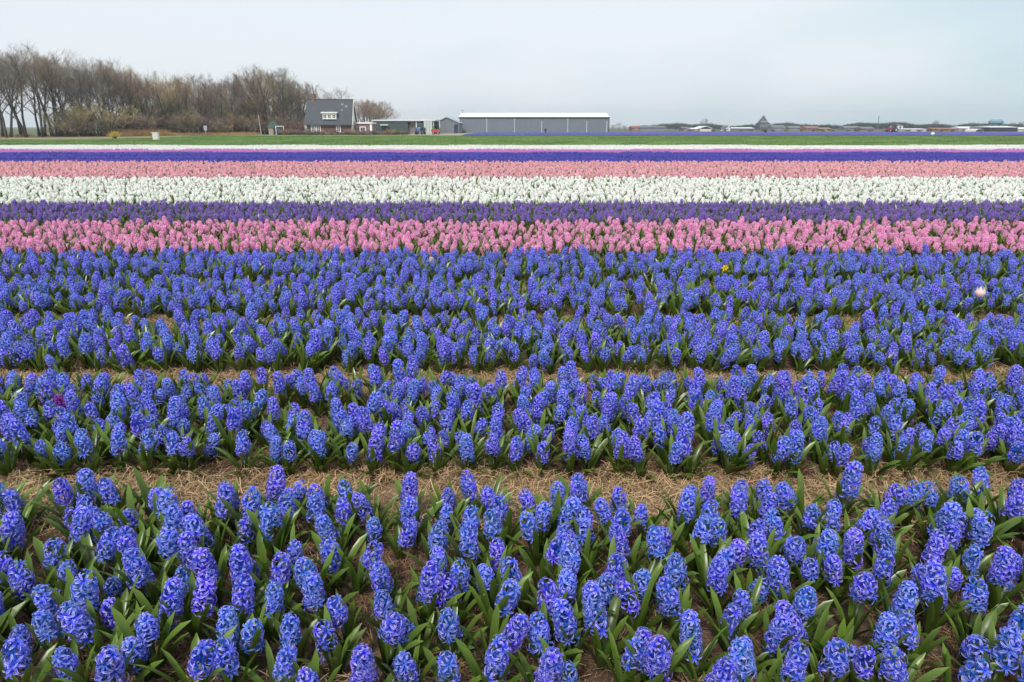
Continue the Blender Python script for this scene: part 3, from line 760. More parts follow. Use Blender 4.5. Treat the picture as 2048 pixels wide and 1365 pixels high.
# ------------------------------------------------------------------ farmhouse
BRICK = simple('brown_brick', (0.13, 0.07, 0.06), 0.9, 0.25, 2.0, bump=0.3)
SLATE = simple('slate_roof', (0.055, 0.061, 0.076), 0.75, 0.12, 1.2, bump=0.4, bscale=6)
PAINT = simple('white_paint', (0.80, 0.80, 0.78), 0.5, 0.04)
PALE = simple('pale_plaster', (0.66, 0.60, 0.57), 0.8, 0.06)
GLASS = glass_mat('window_glass', (0.05, 0.06, 0.065))
DARK = simple('dark_paint', (0.03, 0.032, 0.035), 0.6, 0.1)
def window(parent, xc, y, z0, w, h, nx=2, ny=2, frame=PAINT, fw=0.09):
    """window facing -Y: frame with glazing bars, panes behind them, a sill"""
    t = MB()
    x0, x1, z1 = xc - w / 2, xc + w / 2, z0 + h
    t.box(x0, x1, y - 0.06, y + 0.05, z1 - fw, z1).box(x0, x1, y - 0.06, y + 0.05, z0, z0 + fw)
    t.box(x0, x0 + fw, y - 0.06, y + 0.05, z0 + fw, z1 - fw).box(x1 - fw, x1, y - 0.06, y + 0.05, z0 + fw, z1 - fw)
    iw = (w - 2 * fw) / nx; ih = (h - 2 * fw) / ny
    for i in range(1, nx): t.box(x0 + fw + i * iw - 0.03, x0 + fw + i * iw + 0.03, y - 0.045, y + 0.04, z0 + fw, z1 - fw)
    for j in range(1, ny): t.box(x0 + fw, x1 - fw, y - 0.04, y + 0.035, z0 + fw + j * ih - 0.025, z0 + fw + j * ih + 0.025)
    o = t.build('window', frame, parent)
    for i in range(nx):
        for j in range(ny):
            MB().box(x0 + fw + i * iw + 0.031, x0 + fw + (i + 1) * iw - 0.031, y - 0.012, y + 0.01, z0 + fw + j * ih + 0.027, z0 + fw + (j + 1) * ih - 0.027).build('pane', GLASS, o)
    MB().box(x0 - 0.08, x1 + 0.08, y - 0.14, y - 0.062, z0 - 0.07, z0 - 0.002).build('sill', frame, o)
    return o
D = 174.0
hx0, hx1 = at(611, 250, D).x, at(704, 250, D).x; ez = at(650, 250, D).z; rz = at(650, 199.5, D + 3).z
house = empty('farmhouse', ((hx0 + hx1) / 2, D + 3, 0)); ox = (hx0 + hx1) / 2
W2 = (hx1 - hx0) / 2; DY = 3.0
def hp(px, py, d=D): p = at(px, py, d); return p.x - ox, p.z
MB().box(-W2 + .25, W2 - .25, -DY + .25, DY - .25, -0.1, ez + 0.15).build('wall', BRICK, house)
# gables: pale upper triangle at both ends
for sx in (-1, 1):
    x = sx * (W2 - 0.25)
    MB().prism_x([(-DY + .3, ez + .152), (DY - .3, ez + .152), (0, rz - .28)], min(x - 0.12 * sx, x + 0.003 * sx), max(x - 0.12 * sx, x + 0.003 * sx)).build('gable', PALE, house)
MB().box(W2 - .249, W2 - .20, -DY + .3, DY - .3, 0.0, ez + .15).build('gable_wall', PALE, house)
roof = MB()
for sy in (-1, 1):
    roof.prism_x([(sy * (DY + .12), ez - 0.15), (sy * (DY + .12), ez + 0.03), (0, rz + (0.0 if sy < 0 else -0.004)), (0, rz - 0.24)], -W2 - 0.05, W2 + 0.1)
ro = roof.build('roof', SLATE, house)
for sy in (-1, 1): MB().tube([(W2 + 0.13, sy * (DY + .1), ez - 0.02), (W2 + 0.13, 0, rz - 0.03)], [0.09, 0.09], 4).build('bargeboard', PAINT, ro)
MB().box(-W2 - .05, W2 + .1, -DY - .24, -DY - .125, ez - .18, ez - .04).build('gutter', DARK, ro)
MB().tube([(-W2 - .05, 0, rz + .02), (W2 + .1, 0, rz + .02)], [0.1, 0.1], 6).build('ridge_cap', DARK, ro)
cx = hp(626, 190, D + 3)[0]
ch = MB(); ch.box(cx - .4, cx + .4, -.38, .38, rz - 0.8, rz + 1.2); ch.box(cx - .47, cx + .47, -.45, .45, rz + 1.202, rz + 1.36); ch.build('chimney', simple('chimney_brick', (0.19, 0.115, 0.095), 0.9, 0.2, 3), ro)
# dormer with three casements
dx0, dz0 = hp(645, 239.5, D); dx1, dz1 = hp(671.5, 226, D)
def slope_y(z): return -DY - .12 + (z - ez) / (rz - ez) * (DY + .12)
dyf = slope_y(dz0) - 0.25
dm = MB().box(dx0, dx1, dyf, slope_y(dz1) + 0.3, dz0, dz1 - .1).build('dormer', PAINT, ro)
MB().box(dx0 - .3, dx1 + .3, dyf - .35, slope_y(dz1) + 0.45, dz1 - .098, dz1 + .2).build('dormer_roof', PAINT, ro)
dw = (dx1 - dx0) / 3
for i in range(3): window(house, dx0 + dw * (i + .5), dyf - .07, dz0 + .22, dw * .82, (dz1 - dz0) * .66, 2, 2, fw=0.12)
for px, py, w, h in ((684, 210, .6, .7), (692, 213, .6, .5), (684.5, 220.5, .45, .4)):
    x, z = hp(px, py, D + 2); yy = slope_y(z)
    MB().add([(x - w / 2, yy - .14, z - h / 2), (x + w / 2, yy - .14, z - h / 2), (x + w / 2, slope_y(z + h / 2) - .1, z + h / 2), (x - w / 2, slope_y(z + h / 2) - .1, z + h / 2),
              (x - w / 2, yy + .1, z - h / 2), (x + w / 2, yy + .1, z - h / 2), (x + w / 2, slope_y(z + h / 2) + .1, z + h / 2), (x - w / 2, slope_y(z + h / 2) + .1, z + h / 2)],
             [(0, 1, 2, 3), (4, 7, 6, 5), (0, 4, 5, 1), (1, 5, 6, 2), (2, 6, 7, 3), (3, 7, 4, 0)]).build('skylight', glass_mat('skylight_glass', (0.2, 0.23, 0.25)), ro)
for px in (625.5, 636.2, 676):
    x, z1 = hp(px, 251.5, D); _, z0 = hp(px, 264.5, D)
    window(house, x, -DY + .25 - .06, z0, 1.08, z1 - z0, 2, 3, fw=0.16)
tag(house, 'brick farmhouse with steep dark slate roof, white dormer and small skylights', 'house')
# flat-roofed annex
ax0, ax1 = at(713, 250, D + 3).x, at(744, 250, D + 3).x; az = at(728, 248, D + 3).z
an = empty('annex', ((ax0 + ax1) / 2, D + 3, 0)); aw = (ax1 - ax0) / 2
MB().box(-aw, aw, 0, 5, -.1, az).build('wall', simple('pinkish_brick', (0.22, 0.14, 0.13), 0.9, 0.2, 2), an)
MB().box(-aw - .15, aw + .15, -.25, 5.1, az + .002, az + .36).build('flat_roof', PAINT, an)
window(an, -aw + 1.5, -.06, 0.55, 1.5, 1.35, 2, 1, fw=0.2); MB().box(aw - .55, aw - .003, -.05, -.002, 0, az - .01).build('corner_post', PAINT, an)
tag(an, 'low brick annex with white flat roof edge joined to farmhouse', 'house')
# ------------------------------------------------------------------ sheds
GREENSHED = ribbed('green_sheeting', (0.045, 0.075, 0.072), 0.5)
gx0, gx1 = at(746, 250, 196).x, at(816, 250, 196).x; gx2 = at(868, 250, 196).x; gz = at(800, 242.5, 196).z
gs = empty('green_shed', ((gx0 + gx1) / 2, 196, 0)); gw = (gx1 - gx0) / 2; gr = gx2 - (gx0 + gx1) / 2
MB().box(-gw, gw, 0, 14, -.1, gz).build('wall', GREENSHED, gs)
MB().box(gw + .002, gr, 9, 14, -.1, gz).build('back_wall', GREENSHED, gs)
MB().prism_x([(-.3, gz + .002), (-.3, gz + .26), (7, gz + .42), (14.3, gz + .32), (14.3, gz + .002)], -gw - .3, gr + .3).build('roof', simple('pale_sheet_roof', (0.62, 0.64, 0.65), 0.5, 0.06), gs)
for i in range(3): x = gw + (gr - gw) * (i + 1) / 3 - .12; MB().box(x - .1, x + .1, .1, .3, -.1, gz).build('post', PAINT, gs)
dx = at(770, 258, 196).x - (gx0 + gx1) / 2
MB().box(dx - .75, dx + .75, -.06, -.003, 0, 2.2).build('door', DARK, gs); MB().box(dx - 1.1, dx + 1.0, -.9, -.002, 2.25, 2.45).build('canopy', PAINT, gs)
tag(gs, 'long dark green metal shed with open bay and pale roof edge', 'shed')
# what is stored in the open bay
PIPE = simple('grey_pipe', (0.30, 0.28, 0.27), 0.7, 0.2)
for i in range(11):
    r_, c_ = divmod(i, 4); x = at(822, 250, 197).x + c_ * 1.0 + (r_ % 2) * .45 - .1
    t = empty('pallet_crate', (x, 197.5, 1.75 + r_ * .62)); 
    for k in range(4): MB().box(-.46, .46, -.5, -.45, .02 + k * .14, .13 + k * .14).build('slat', PIPE, t)
    MB().box(-.46, .46, -.449, .5, .0, .55).build('box', simple('crate_wood', (0.2, 0.185, 0.18), 0.8, 0.2) if i == 0 else bpy.data.materials['crate_wood'], t)
    tag(t, 'weathered grey crate stacked in the open shed bay', 'crate', 'grey crates in the open bay')
for i in range(5):
    x = at(822, 250, 197).x + i * .95 - .35
    t = empty('pallet_box', (x, 197.5, 0)); MB().box(-.45, .45, -.5, .5, 0.12, 1.748).build('box', bpy.data.materials['crate_wood'], t); MB().box(-.45, .45, -.46, .46, 0, .118).build('pallet', PIPE, t)
    tag(t, 'tall dark pallet box under stacked grey crates', 'crate', 'pallet boxes in the open bay')
CRG = simple('pale_green_plastic', (0.45, 0.55, 0.5), 0.5, 0.1)
for c_ in range(3):
    for r_ in range(5):
        t = empty('plastic_crate', (at(851 + c_ * 5.6, 250, 195).x, 194.6, r_ * .72)); mb = MB()
        MB().box(-.36, .36, -.5, .5, 0, .1).build('base', CRG, t); MB().box(-.37, .37, -.52, .52, .58, .7).build('rim', PAINT, t)
        MB().box(-.33, .33, -.46, .46, .102, .578).build('side', CRG, t)
        tag(t, 'pale green plastic crate in the stack beside the red trailer', 'crate', 'stacked plastic crates')
def wheel(parent, x, y, r, w=0.25, name='wheel'):
    t = MB().lathe([(r * .55, -w / 2), (r * .95, -w / 2), (r, -w * .3), (r, w * .3), (r * .95, w / 2), (r * .55, w / 2)], 16).build(name, DARK, parent, True, (x, y, r)); t.rotation_euler = (math.pi / 2, 0, 0)
    h = MB().lathe([(r * .15, -w * .55), (r * .53, -w * .45), (r * .53, w * .45), (r * .15, w * .55)], 12).build('rim', PAINT, t); return t
BLUE = simple('blue_machine_paint', (0.05, 0.14, 0.26), 0.45, 0.15)
def tractor(x, y, rz_, paint, label):
    t = empty('tractor', (x, y, 0), rz_)
    MB().prism([(-1.7, .7), (.1, .7), (.1, 1.75), (-1.5, 1.5), (-1.7, 1.3)], -.4, .4).build('bonnet', paint, t)
    cab = MB().prism([(.102, .8), (1.5, .8), (1.6, 1.6), (1.35, 2.5), (.35, 2.5), (.102, 1.76)], -.62, .62).build('cab', GLASS, t)
    MB().box(.2, 1.5, -.72, .72, 2.502, 2.68).build('cab_roof', paint, cab)
    for sy in (-1, 1):
        wheel(t, 1.0, sy * .95, .8, .42); wheel(t, -1.2, sy * .8, .5, .3)
        MB().box(.4, 1.7, sy * .95 - .22, sy * .95 + .22, 1.62, 1.7).build('mudguard', paint, t)
    MB().tube([(-.9, .3, 1.55), (-.9, .3, 2.3)], [.05, .05], 6).build('exhaust', DARK, t)
    return tag(t, label, 'tractor')
tractor(at(840, 265, 181).x, 181, 1.45, BLUE, 'blue tractor parked in front of the open shed bay')
RED = simple('red_paint', (0.42, 0.07, 0.045), 0.5, 0.12)
t = empty('trailer', (at(872, 268, 182).x, 182, 0)); MB().box(-1.1, 1.1, -1, 1, .55, .7).build('bed', RED, t)
for y0 in (-1, .93): MB().box(-1.1, 1.1, y0, y0 + .07, .702, 1.25).build('side_board', RED, t)
for x0 in (-1.1, 1.03): MB().box(x0, x0 + .07, -.929, .929, .702, 1.25).build('end_board', RED, t)
for x in (-.6, .6):
    for sy in (-1, 1): wheel(t, x, sy * .8, .33, .2)
tag(t, 'small red farm trailer beside the plastic crates', 'trailer')
# grey gabled shed
GREY = ribbed('grey_sheeting', (0.16, 0.185, 0.205), 0.6)
DG = 214.0; ks = empty('gabled_shed', (at(898, 260, DG).x, DG, 0)); kx0 = at(880, 250, DG).x - ks.location.x; kx1 = at(917.5, 250, DG).x - ks.location.x; kxp = at(893, 250, DG).x - ks.location.x
ke0, kp, ke1 = at(880, 242, DG).z, at(893, 235.5, DG).z, at(917, 246.5, DG).z
MB().prism([(kx0, -.1), (kx1, -.1), (kx1, ke1), (kxp, kp), (kx0, ke0)], 0, 16).build('wall', GREY, ks)
ROOFG = simple('grey_roof', (0.3, 0.33, 0.35), 0.6, 0.08)
MB().prism([(kx0 - .3, ke0 - .1), (kx0 - .3, ke0 + .06), (kxp, kp + .2), (kxp, kp + .004)], -.3, 16.3).build('roof_slope', ROOFG, ks); MB().prism([(kxp + .002, kp + .004), (kxp + .002, kp + .2), (kx1 + .3, ke1 + .06), (kx1 + .3, ke1 - .1)], -.3, 16.3).build('roof_slope', ROOFG, ks)
MB().box(kx1 - 1.4, kx1 - .2, -.05, -.003, 0, 2.6).build('door', simple('dark_blue_door', (0.03, 0.035, 0.09), .5, .1), ks)
tag(ks, 'grey metal shed with off-centre gable beside the long shed', 'shed')
# the long grey shed
DL = 232.0; lx0, lx1 = at(918.5, 250, DL).x, at(1218, 250, DL).x; lz = at(1060, 235.3, DL).z
ls = empty('long_shed', ((lx0 + lx1) / 2, DL, 0)); lo = ls.location.x; lw = (lx1 - lx0) / 2
LG = ribbed('blue_grey_sheeting', (0.165, 0.19, 0.225), 0.9, var=0.1); PIL = simple('pale_steel', (0.42, 0.47, 0.50), 0.5, 0.08)
seams = [lx0] + [at(px, 250, DL).x for px in (973.5, 1029, 1083.5, 1135.5, 1173.5, 1213.5)] + [lx1]
for a, b in zip(seams[:-1], seams[1:]): MB().box(a - lo + .06, b - lo - .06, 0, .2, -.1, lz).build('wall_panel', LG, ls)
for i, a in enumerate(seams[1:-1]):
    top = lz - .25 if i in (0, 1, 3) else lz * .78
    MB().box(a - lo - .15, a - lo + .15, -.12, .19, -.1, top).build('door_post', PIL, ls)
MB().box(-lw, lw, .21, 20, -.1, lz - .02).build('shed_body', LG, ls)
MB().box(-lw - .12, -lw + .055, -.08, .2, -.1, lz).build('corner_trim', PAINT, ls); MB().box(lw - .055, lw + .12, -.08, .2, -.1, lz).build('corner_trim', DARK, ls)
MB().box(-lw - .2, lw + .2, -.3, -.13, lz - .12, lz + .1).build('gutter', DARK, ls)
lr = at(1060, 226.3, DL + 10).z
WR = ribbed('white_roof_sheeting', (0.80, 0.82, 0.84), 1.0, 0.45, 0.2, 0.03)
MB().prism_x([(-.12, lz + .002), (-.12, lz + .2), (10, lr), (10, lr - .25)], -lw - .15, lw + .15).build('roof_slope', WR, ls)
MB().prism_x([(10.002, lr - .25), (10.002, lr), (20.3, lz + .2), (20.3, lz + .002)], -lw - .15, lw + .15).build('roof_slope', WR, ls)
MB().tube([(-lw + .6, 9, lr - .3), (-lw + .6, 9, lr + .9)], [.05, .04], 5).build('antenna', DARK, ls); MB().box(-lw + .1, -lw + 1.1, 8.97, 9.03, lr + .7, lr + .78).build('antenna_bar', DARK, ls)
tag(ls, 'long low blue-grey metal shed with white roof behind flower field', 'shed')

# ------------------------------------------------------------------ person before the long shed
def person(x, y, rz_, label):
    V = [(0, 0, .95), (0, 0, 1.15), (0, 0, 1.38), (0, 0, 1.48), (0, .01, 1.58), (0, .015, 1.68), (-.19, 0, 1.38), (-.25, .02, 1.12), (-.23, -.08, .9), (-.22, -.12, .8), (.19, 0, 1.38), (.25, .02, 1.12), (.22, -.1, .92), (.2, -.15, .83),
         (-.1, 0, .9), (-.11, -.02, .5), (-.11, .02, .08), (-.12, -.13, .035), (.1, 0, .9), (.11, -.02, .5), (.11, .02, .08), (.12, -.13, .035)]
    E = [(0, 1), (1, 2), (2, 3), (3, 4), (4, 5), (2, 6), (6, 7), (7, 8), (8, 9), (2, 10), (10, 11), (11, 12), (12, 13), (0, 14), (14, 15), (15, 16), (16, 17), (0, 18), (18, 19), (19, 20), (20, 21)]
    R = [.15, .15, .16, .06, .095, .085, .075, .055, .04, .035, .075, .055, .04, .035, .1, .07, .05, .04, .1, .07, .05, .04]
    me = bpy.data.meshes.new('person'); me.from_pydata(V, E, []); o = bpy.data.objects.new('person', me); C.objects.link(o)
    m, n, l, b = new_mat('dark_clothes'); tc_ = n.new('ShaderNodeTexCoord'); sp = n.new('ShaderNodeSeparateXYZ'); cr = n.new('ShaderNodeValToRGB'); cr.color_ramp.interpolation = 'CONSTANT'
    dv = n.new('ShaderNodeMath'); dv.operation = 'DIVIDE'; dv.inputs[1].default_value = 2.0
    cr.color_ramp.elements[0].color = (.02, .022, .03, 1); e = cr.color_ramp.elements[1]; e.position = .46; e.color = (.025, .03, .035, 1)
    e = cr.color_ramp.elements.new(.735); e.color = (.45, .28, .2, 1); e = cr.color_ramp.elements.new(.84); e.color = (.05, .035, .02, 1)
    l.new(tc_.outputs['Object'], sp.inputs[0]); l.new(sp.outputs['Z'], dv.inputs[0]); l.new(dv.outputs[0], cr.inputs[0]); l.new(cr.outputs[0], b.inputs['Base Color']); b.inputs['Roughness'].default_value = .8
    me.materials.append(m)
    sk = o.modifiers.new('skin', 'SKIN'); sv = me.skin_vertices[0].data if me.skin_vertices else None
    if sv is None:
        me.skin_vertices.new() if hasattr(me.skin_vertices, 'new') else None
        sv = me.skin_vertices[0].data if me.skin_vertices else None
    if sv is not None:
        for v, r in zip(sv, R): v.radius = (r, r * .85)
        sv[0].use_root = True
    o.modifiers.new('smooth', 'SUBSURF').render_levels = 2
    o.location = (x, y, 0); o.rotation_euler = (0, 0, rz_)
    return tag(o, label, 'person')
pp = at(1091, 262, 172); person(pp.x, 172, 0.4, 'person in dark clothes standing before the long grey shed')

# ------------------------------------------------------------------ small things on the grass
p = on_ground(313, 281); t = empty('utility_cabinet', (p.x, p.y, 0))
MB().box(-.36, .36, -.25, .25, .08, .98).build('body', PAINT, t); MB().box(-.42, .42, -.3, .3, .982, 1.06).build('lid', PAINT, t); MB().box(-.34, .34, -.22, .22, -.05, .079).build('plinth', PIPE, t)
for i in range(4): MB().box(-.3 + i * .18, -.24 + i * .18, -.285, -.252, .14, .92).build('rib', simple('pale_grey_rib', (0.5, 0.5, 0.5), .5, .05) if i == 0 else bpy.data.materials['pale_grey_rib'], t)
tag(t, 'white ribbed utility cabinet on the green field edge', 'cabinet')
b0 = on_ground(523, 271.5); b1 = at(517, 232, b0.y)
t = empty('leaning_pole', (b0.x, b0.y, 0)); MB().tube([(0, 0, -.1), (b1.x - b0.x, 0, b1.z)], [.09, .06], 8).build('shaft', simple('pale_wood', (0.55, 0.47, 0.38), .8, .1), t); MB().tube([(b1.x - b0.x, 0, b1.z), (b1.x - b0.x - .02, 0, b1.z + .08)], [.065, .05], 8).build('cap', PALE, t)
tag(t, 'pale leaning wooden pole at the edge of the green field', 'pole')
t = empty('garden_shed', (at(545, 262, 172).x, 172, 0)); GS = simple('green_boards', (0.06, 0.12, 0.09), .7, .15)
MB().box(-.95, .95, 0, 1.8, -.1, 1.6).build('wall', simple('beige_boards', (0.32, 0.27, 0.2), .8, .15), t); MB().prism([(-1.15, 1.602), (1.15, 1.602), (.9, 2.3), (.15, 3.1), (-.15, 3.1), (-.9, 2.3)], -.15, 1.95).build('roof', GS, t)
MB().box(.2, .8, -.04, -.003, 0, 1.5).build('door', DARK, t); tag(t, 'small garden shed with pointed green roof beside the wood', 'shed')
t = empty('garden_gate', (at(560, 262, 171).x, 171, 0)); MB().box(-1.0, -.88, -.06, .06, -.1, 1.9).build('post', PAINT, t); MB().box(.88, 1.0, -.06, .06, -.1, 1.9).build('post', PAINT, t); MB().box(-1.0, 1.0, -.06, .06, 1.902, 2.04).build('lintel', PAINT, t)
MB().box(-.87, .1, -.03, .03, .05, 1.5).build('door_leaf', simple('teal_paint', (0.03, 0.08, 0.11), .6, .1), t); tag(t, 'white framed gate with dark teal leaf beside the garden shed', 'gate')
t = empty('sign_board', (at(411, 258, 158).x, 158, 0)); MB().tube([(0, 0, -.1), (0, 0, 1.3)], [.05, .05], 6).build('post', PALE, t); MB().box(-.35, .35, -.06, -.02, 1.1, 2.1).build('board', simple('lilac_board', (0.42, 0.41, 0.55), .6, .1), t); tag(t, 'pale lilac board on a post among the shrubs', 'sign')
p = on_ground(1808, 271); t = empty('marker_board', (p.x, min(p.y, 152.3), 0)); MB().tube([(0, 0, -.1), (0, 0, .35)], [.04, .04], 6).build('post', PALE, t); MB().box(-.35, .35, -.05, -.02, .3, .75).build('board', PAINT, t); tag(t, 'small white marker board at the edge of the distant flower field', 'sign')

# ------------------------------------------------------------------ the village on the horizon
def col(name, c, **k): return bpy.data.materials.get(name) or simple(name, c, **k)
def far_house(px0, px1, y_ridge, y_eave, d, wall, roof, label, depth=8.0, gable=False, win=True, name='house', cat='house'):
    x0, x1 = at(px0, 255, d).x, at(px1, 255, d).x; xc = (x0 + x1) / 2; w = (x1 - x0) / 2; e = at(px0, y_eave, d).z; r = at(px0, y_ridge, d + (0 if gable else depth / 2)).z
    t = empty(name, (xc, d, 0)); e = max(e, 0.8); r = max(r, e + .2)
    if gable:
        MB().prism([(-w, -.1), (w, -.1), (w, e), (0, r), (-w, e)], 0, depth).build('wall', wall, t)
        for sx in (-1, 1):
            pts = [(sx * (w + .2), e - .1), (sx * (w + .2), e + .1), (0.003 * sx, r + .25), (0.003 * sx, r + .03)]
            MB().prism(pts if sx < 0 else pts[::-1], -.25, depth + .2).build('roof_slope', roof, t)
    else:
        MB().box(-w, w, 0, depth, -.1, e).build('wall', wall, t)
        MB().prism_x([(-.3, e + .002), (-.3, e + .12), (depth / 2, r), (depth + .3, e + .12), (depth + .3, e + .002)], -w - .2, w + .2).build('roof', roof, t)
    if win:
        n = max(1, int(w * 2 / 4)); hh = min(1.3, e * .5)
        for i in range(n):
            xx = -w + (i + .5) * 2 * w / n; f = MB().box(xx - .6, xx + .6, -.06, -.003, e * .35, e * .35 + hh).build('window', PAINT, t); MB().box(xx - .45, xx + .45, -.08, -.062, e * .35 + .12, e * .35 + hh - .12).build('pane', GLASS, f)
    return tag(t, label, cat)
RW = col('red_brick_far', (0.26, 0.12, 0.09)); RT = col('red_tiles', (0.30, 0.10, 0.075)); GT = col('grey_tiles', (0.13, 0.14, 0.16)); CW = col('cream_wall', (0.72, 0.62, 0.52)); WW = col('white_wall', (0.75, 0.75, 0.73)); BW = col('brown_wall', (0.22, 0.15, 0.11)); LG2 = col('light_grey_roof', (0.6, 0.65, 0.66)); GB = col('greyblue_wall', (0.2, 0.23, 0.26))
far_house(1264, 1281, 252, 256, 330, RW, RT, 'house with dull red roof right of the long shed'.replace('right of', 'just past'))
far_house(1281, 1333, 252.5, 256, 345, GB, GT, 'long grey-blue barn between bare trees far off', 12, win=False, name='barn', cat='barn')
far_house(1366, 1379, 254, 257.5, 350, RW, GT, 'small brick house next to a dark evergreen')
t = far_house(1401, 1424, 253.5, 257, 320, CW, LG2, 'cream gabled building with a wide dark opening', 12, True, False)
MB().box(-2.0, 2.0, -.05, -.003, 1.0, 1.9).build('opening', DARK, t)  # flat dark panel on the solid wall paints the shade inside the opening
far_house(1384, 1401, 256, 259, 322, BW, LG2, 'low brown outbuilding joined to the cream building', 8)
far_house(1452, 1461, 252.5, 256.5, 345, WW, GT, 'small white gabled cottage beneath the slender mast', 8, True)
far_house(1463, 1508, 255, 257.5, 350, col('green_glasshouse', (0.16, 0.2, 0.17)), LG2, 'long low glasshouse with pale roof by the slender mast', 10, win=False, name='glasshouse', cat='glasshouse')
far_house(1546, 1572, 251, 256, 420, GB, GT, 'grey roofed house beside the pyramid roofed tower', 9)
far_house(1578, 1604, 252, 257, 430, GB, GT, 'second grey roofed house from the pyramid roofed tower', 9)
far_house(1612, 1640, 253, 257, 400, RW, RT, 'red brick house between village trees', 9)
far_house(1641, 1664, 255.5, 259, 340, RW, BW, 'low brown house row edge beside dark village trees', 8)
far_house(1690, 1722, 252, 257, 420, GB, GT, 'grey house under tall village trees', 9)
far_house(1724, 1750, 254, 258, 400, RW, GT, 'brick house before the thin flagpole', 9)
far_house(1795, 1806, 249.5, 251.5, 345, WW, GT, 'tall narrow white house behind the red tractor', 7)
far_house(1811, 1853, 257.5, 259.5, 330, WW, col('glass_roof', (0.75, 0.78, 0.76)), 'long low white glasshouse past the narrow white house', 10, win=False, name='glasshouse', cat='glasshouse')
far_house(1868, 1912, 256, 259, 350, BW, RT, 'brown farm building with red roof by round tree', 9)
far_house(1920, 1950, 253.5, 257.5, 360, col('pinkish_wall', (0.45, 0.32, 0.3)), LG2, 'pinkish house with pale roof near white hoop tunnel', 9)
far_house(1982, 2036, 252.5, 255.5, 300, DARK, LG2, 'dark barn with pale grey roof below the blue tank', 14, win=False, name='barn', cat='barn')
far_house(2038, 2075, 255, 259, 310, CW, LG2, 'cream shed beside the dark barn', 8)
# pyramid-roofed tower
DT = 450.0; t = empty('pyramid_tower', (at(1528.5, 255, DT).x, DT, 0)); w = at(1539, 255, DT).x - at(1528.5, 255, DT).x; e = at(1528, 248.0, DT).z; r = at(1528, 231, DT).z
TD = col('tower_dark', (0.06, 0.075, 0.08)); MB().box(-w, w, 0, 2 * w, -.1, e).build('wall', TD, t); MB().box(-w - .2, w + .2, -.2, 2 * w + .2, e + .002, e + .4).build('cornice', TD, t)
MB().add([(-w * .85, .15 * w, e + .4), (w * .85, .15 * w, e + .4), (w * .85, 1.85 * w, e + .4), (-w * .85, 1.85 * w, e + .4), (-.15, w - .15, r), (.15, w - .15, r), (.15, w + .15, r), (-.15, w + .15, r)], [(0, 1, 5, 4), (1, 2, 6, 5), (2, 3, 7, 6), (3, 0, 4, 7), (4, 5, 6, 7), (3, 2, 1, 0)]).build('roof', TD, t)
MB().box(-w * .62, w * .62, w * .3 - .05, w * .3 + .05, e + .4 + (r - e) * .18, e + .4 + (r - e) * .18 + .2).build('roof_band', PAINT, t)
for i in (-1, 0, 1): f = MB().box(i * w * .55 - .5, i * w * .55 + .5, -.06, -.003, e * .5, e * .5 + 1.6).build('window', PAINT, t); MB().box(i * w * .55 - .38, i * w * .55 + .38, -.08, -.062, e * .5 + .12, e * .5 + 1.48).build('pane', GLASS, f)
tag(t, 'dark tower with steep pyramid roof standing above the village', 'tower')
def mast(px0, py0, px1, py1, d, r, c, label, name='mast'):
    a, b = at(px0, py0, d), at(px1, py1, d); t = empty(name, (a.x, d, 0))
    MB().tube([(0, 0, -.2), (b.x - a.x, 0, b.z)], [r, r * .7], 8).build('shaft', c, t); MB().tube([(b.x - a.x, 0, b.z - .002), (b.x - a.x, 0, b.z + r)], [r * .9, r * .3], 8).build('cap', c, t)
    return tag(t, label, 'mast')
mast(1457.5, 262, 1459, 235, 340, .34, col('mast_white', (0.6, 0.63, 0.65)), 'slender pale mast rising over the white gabled cottage')
mast(1755, 262, 1758, 232.5, 380, .22, GT, 'thin dark leaning flagpole over the village roofs')
# blue tank on legs
DB = 420.0; t = empty('water_tank', (at(1990, 255, DB).x, DB, 0)); w = at(2003, 255, DB).x - at(1990, 255, DB).x; z0, z1 = at(1990, 249, DB).z, at(1990, 239.5, DB).z; TB = col('pale_blue_tank', (0.16, 0.27, 0.36))
MB().lathe([(w * .8, z0), (w, z0 + .6), (w, z1 - 1), (w * .7, z1)], 20).build('tank', TB, t)
for i in range(6): an = i * math.pi / 3; MB().tube([(w * .85 * math.cos(an), w * .85 * math.sin(an), -.1), (w * .75 * math.cos(an), w * .75 * math.sin(an), z0 + .3)], [.35, .35], 6).build('leg', TB, t)
tag(t, 'blue round tank on legs above the dark barn', 'tank')
# white hoop tunnel
t = empty('hoop_tunnel', (at(1962, 255, 285).x, 285, 0)); rr = (at(1969, 255, 285).x - at(1957, 255, 285).x) / 2
for i in range(5): MB().tube([(rr * math.cos(a), i * 2.0, rr * .95 * math.sin(a)) for a in np.linspace(0, math.pi, 11)], [.05] * 11, 5).build('hoop', PAINT, t)
MB().tube([(0, 0, rr * .95), (0, 8, rr * .95)], [.07, .07], 5).build('ridge_bar', PAINT, t); V = [((rr - .1) * math.cos(a), y, (rr - .1) * .95 * math.sin(a)) for y in (1, 8) for a in np.linspace(0, math.pi, 11)]
MB().add(V, [(i, i + 1, i + 12, i + 11) for i in range(10)]).build('cover', col('tunnel_film', (0.6, 0.58, 0.55)), t); tag(t, 'white hoop tunnel beside the dark barn', 'tunnel')
tractor(at(1783, 262, 262).x, 262, 0.2, col('dark_red_paint', (0.25, 0.05, 0.045)), 'dark red tractor at the far edge of the distant flower field')
t = empty('dark_bin', (at(1531, 262, 215).x, 215, 0)); MB().lathe([(.38, -.05), (.45, .9), (.42, .92)], 14).build('body', DARK, t); MB().lathe([(.47, .921), (.47, 1.0), (.2, 1.06)], 14).build('lid', DARK, t); tag(t, 'small dark bin standing in the distant flower field', 'bin')
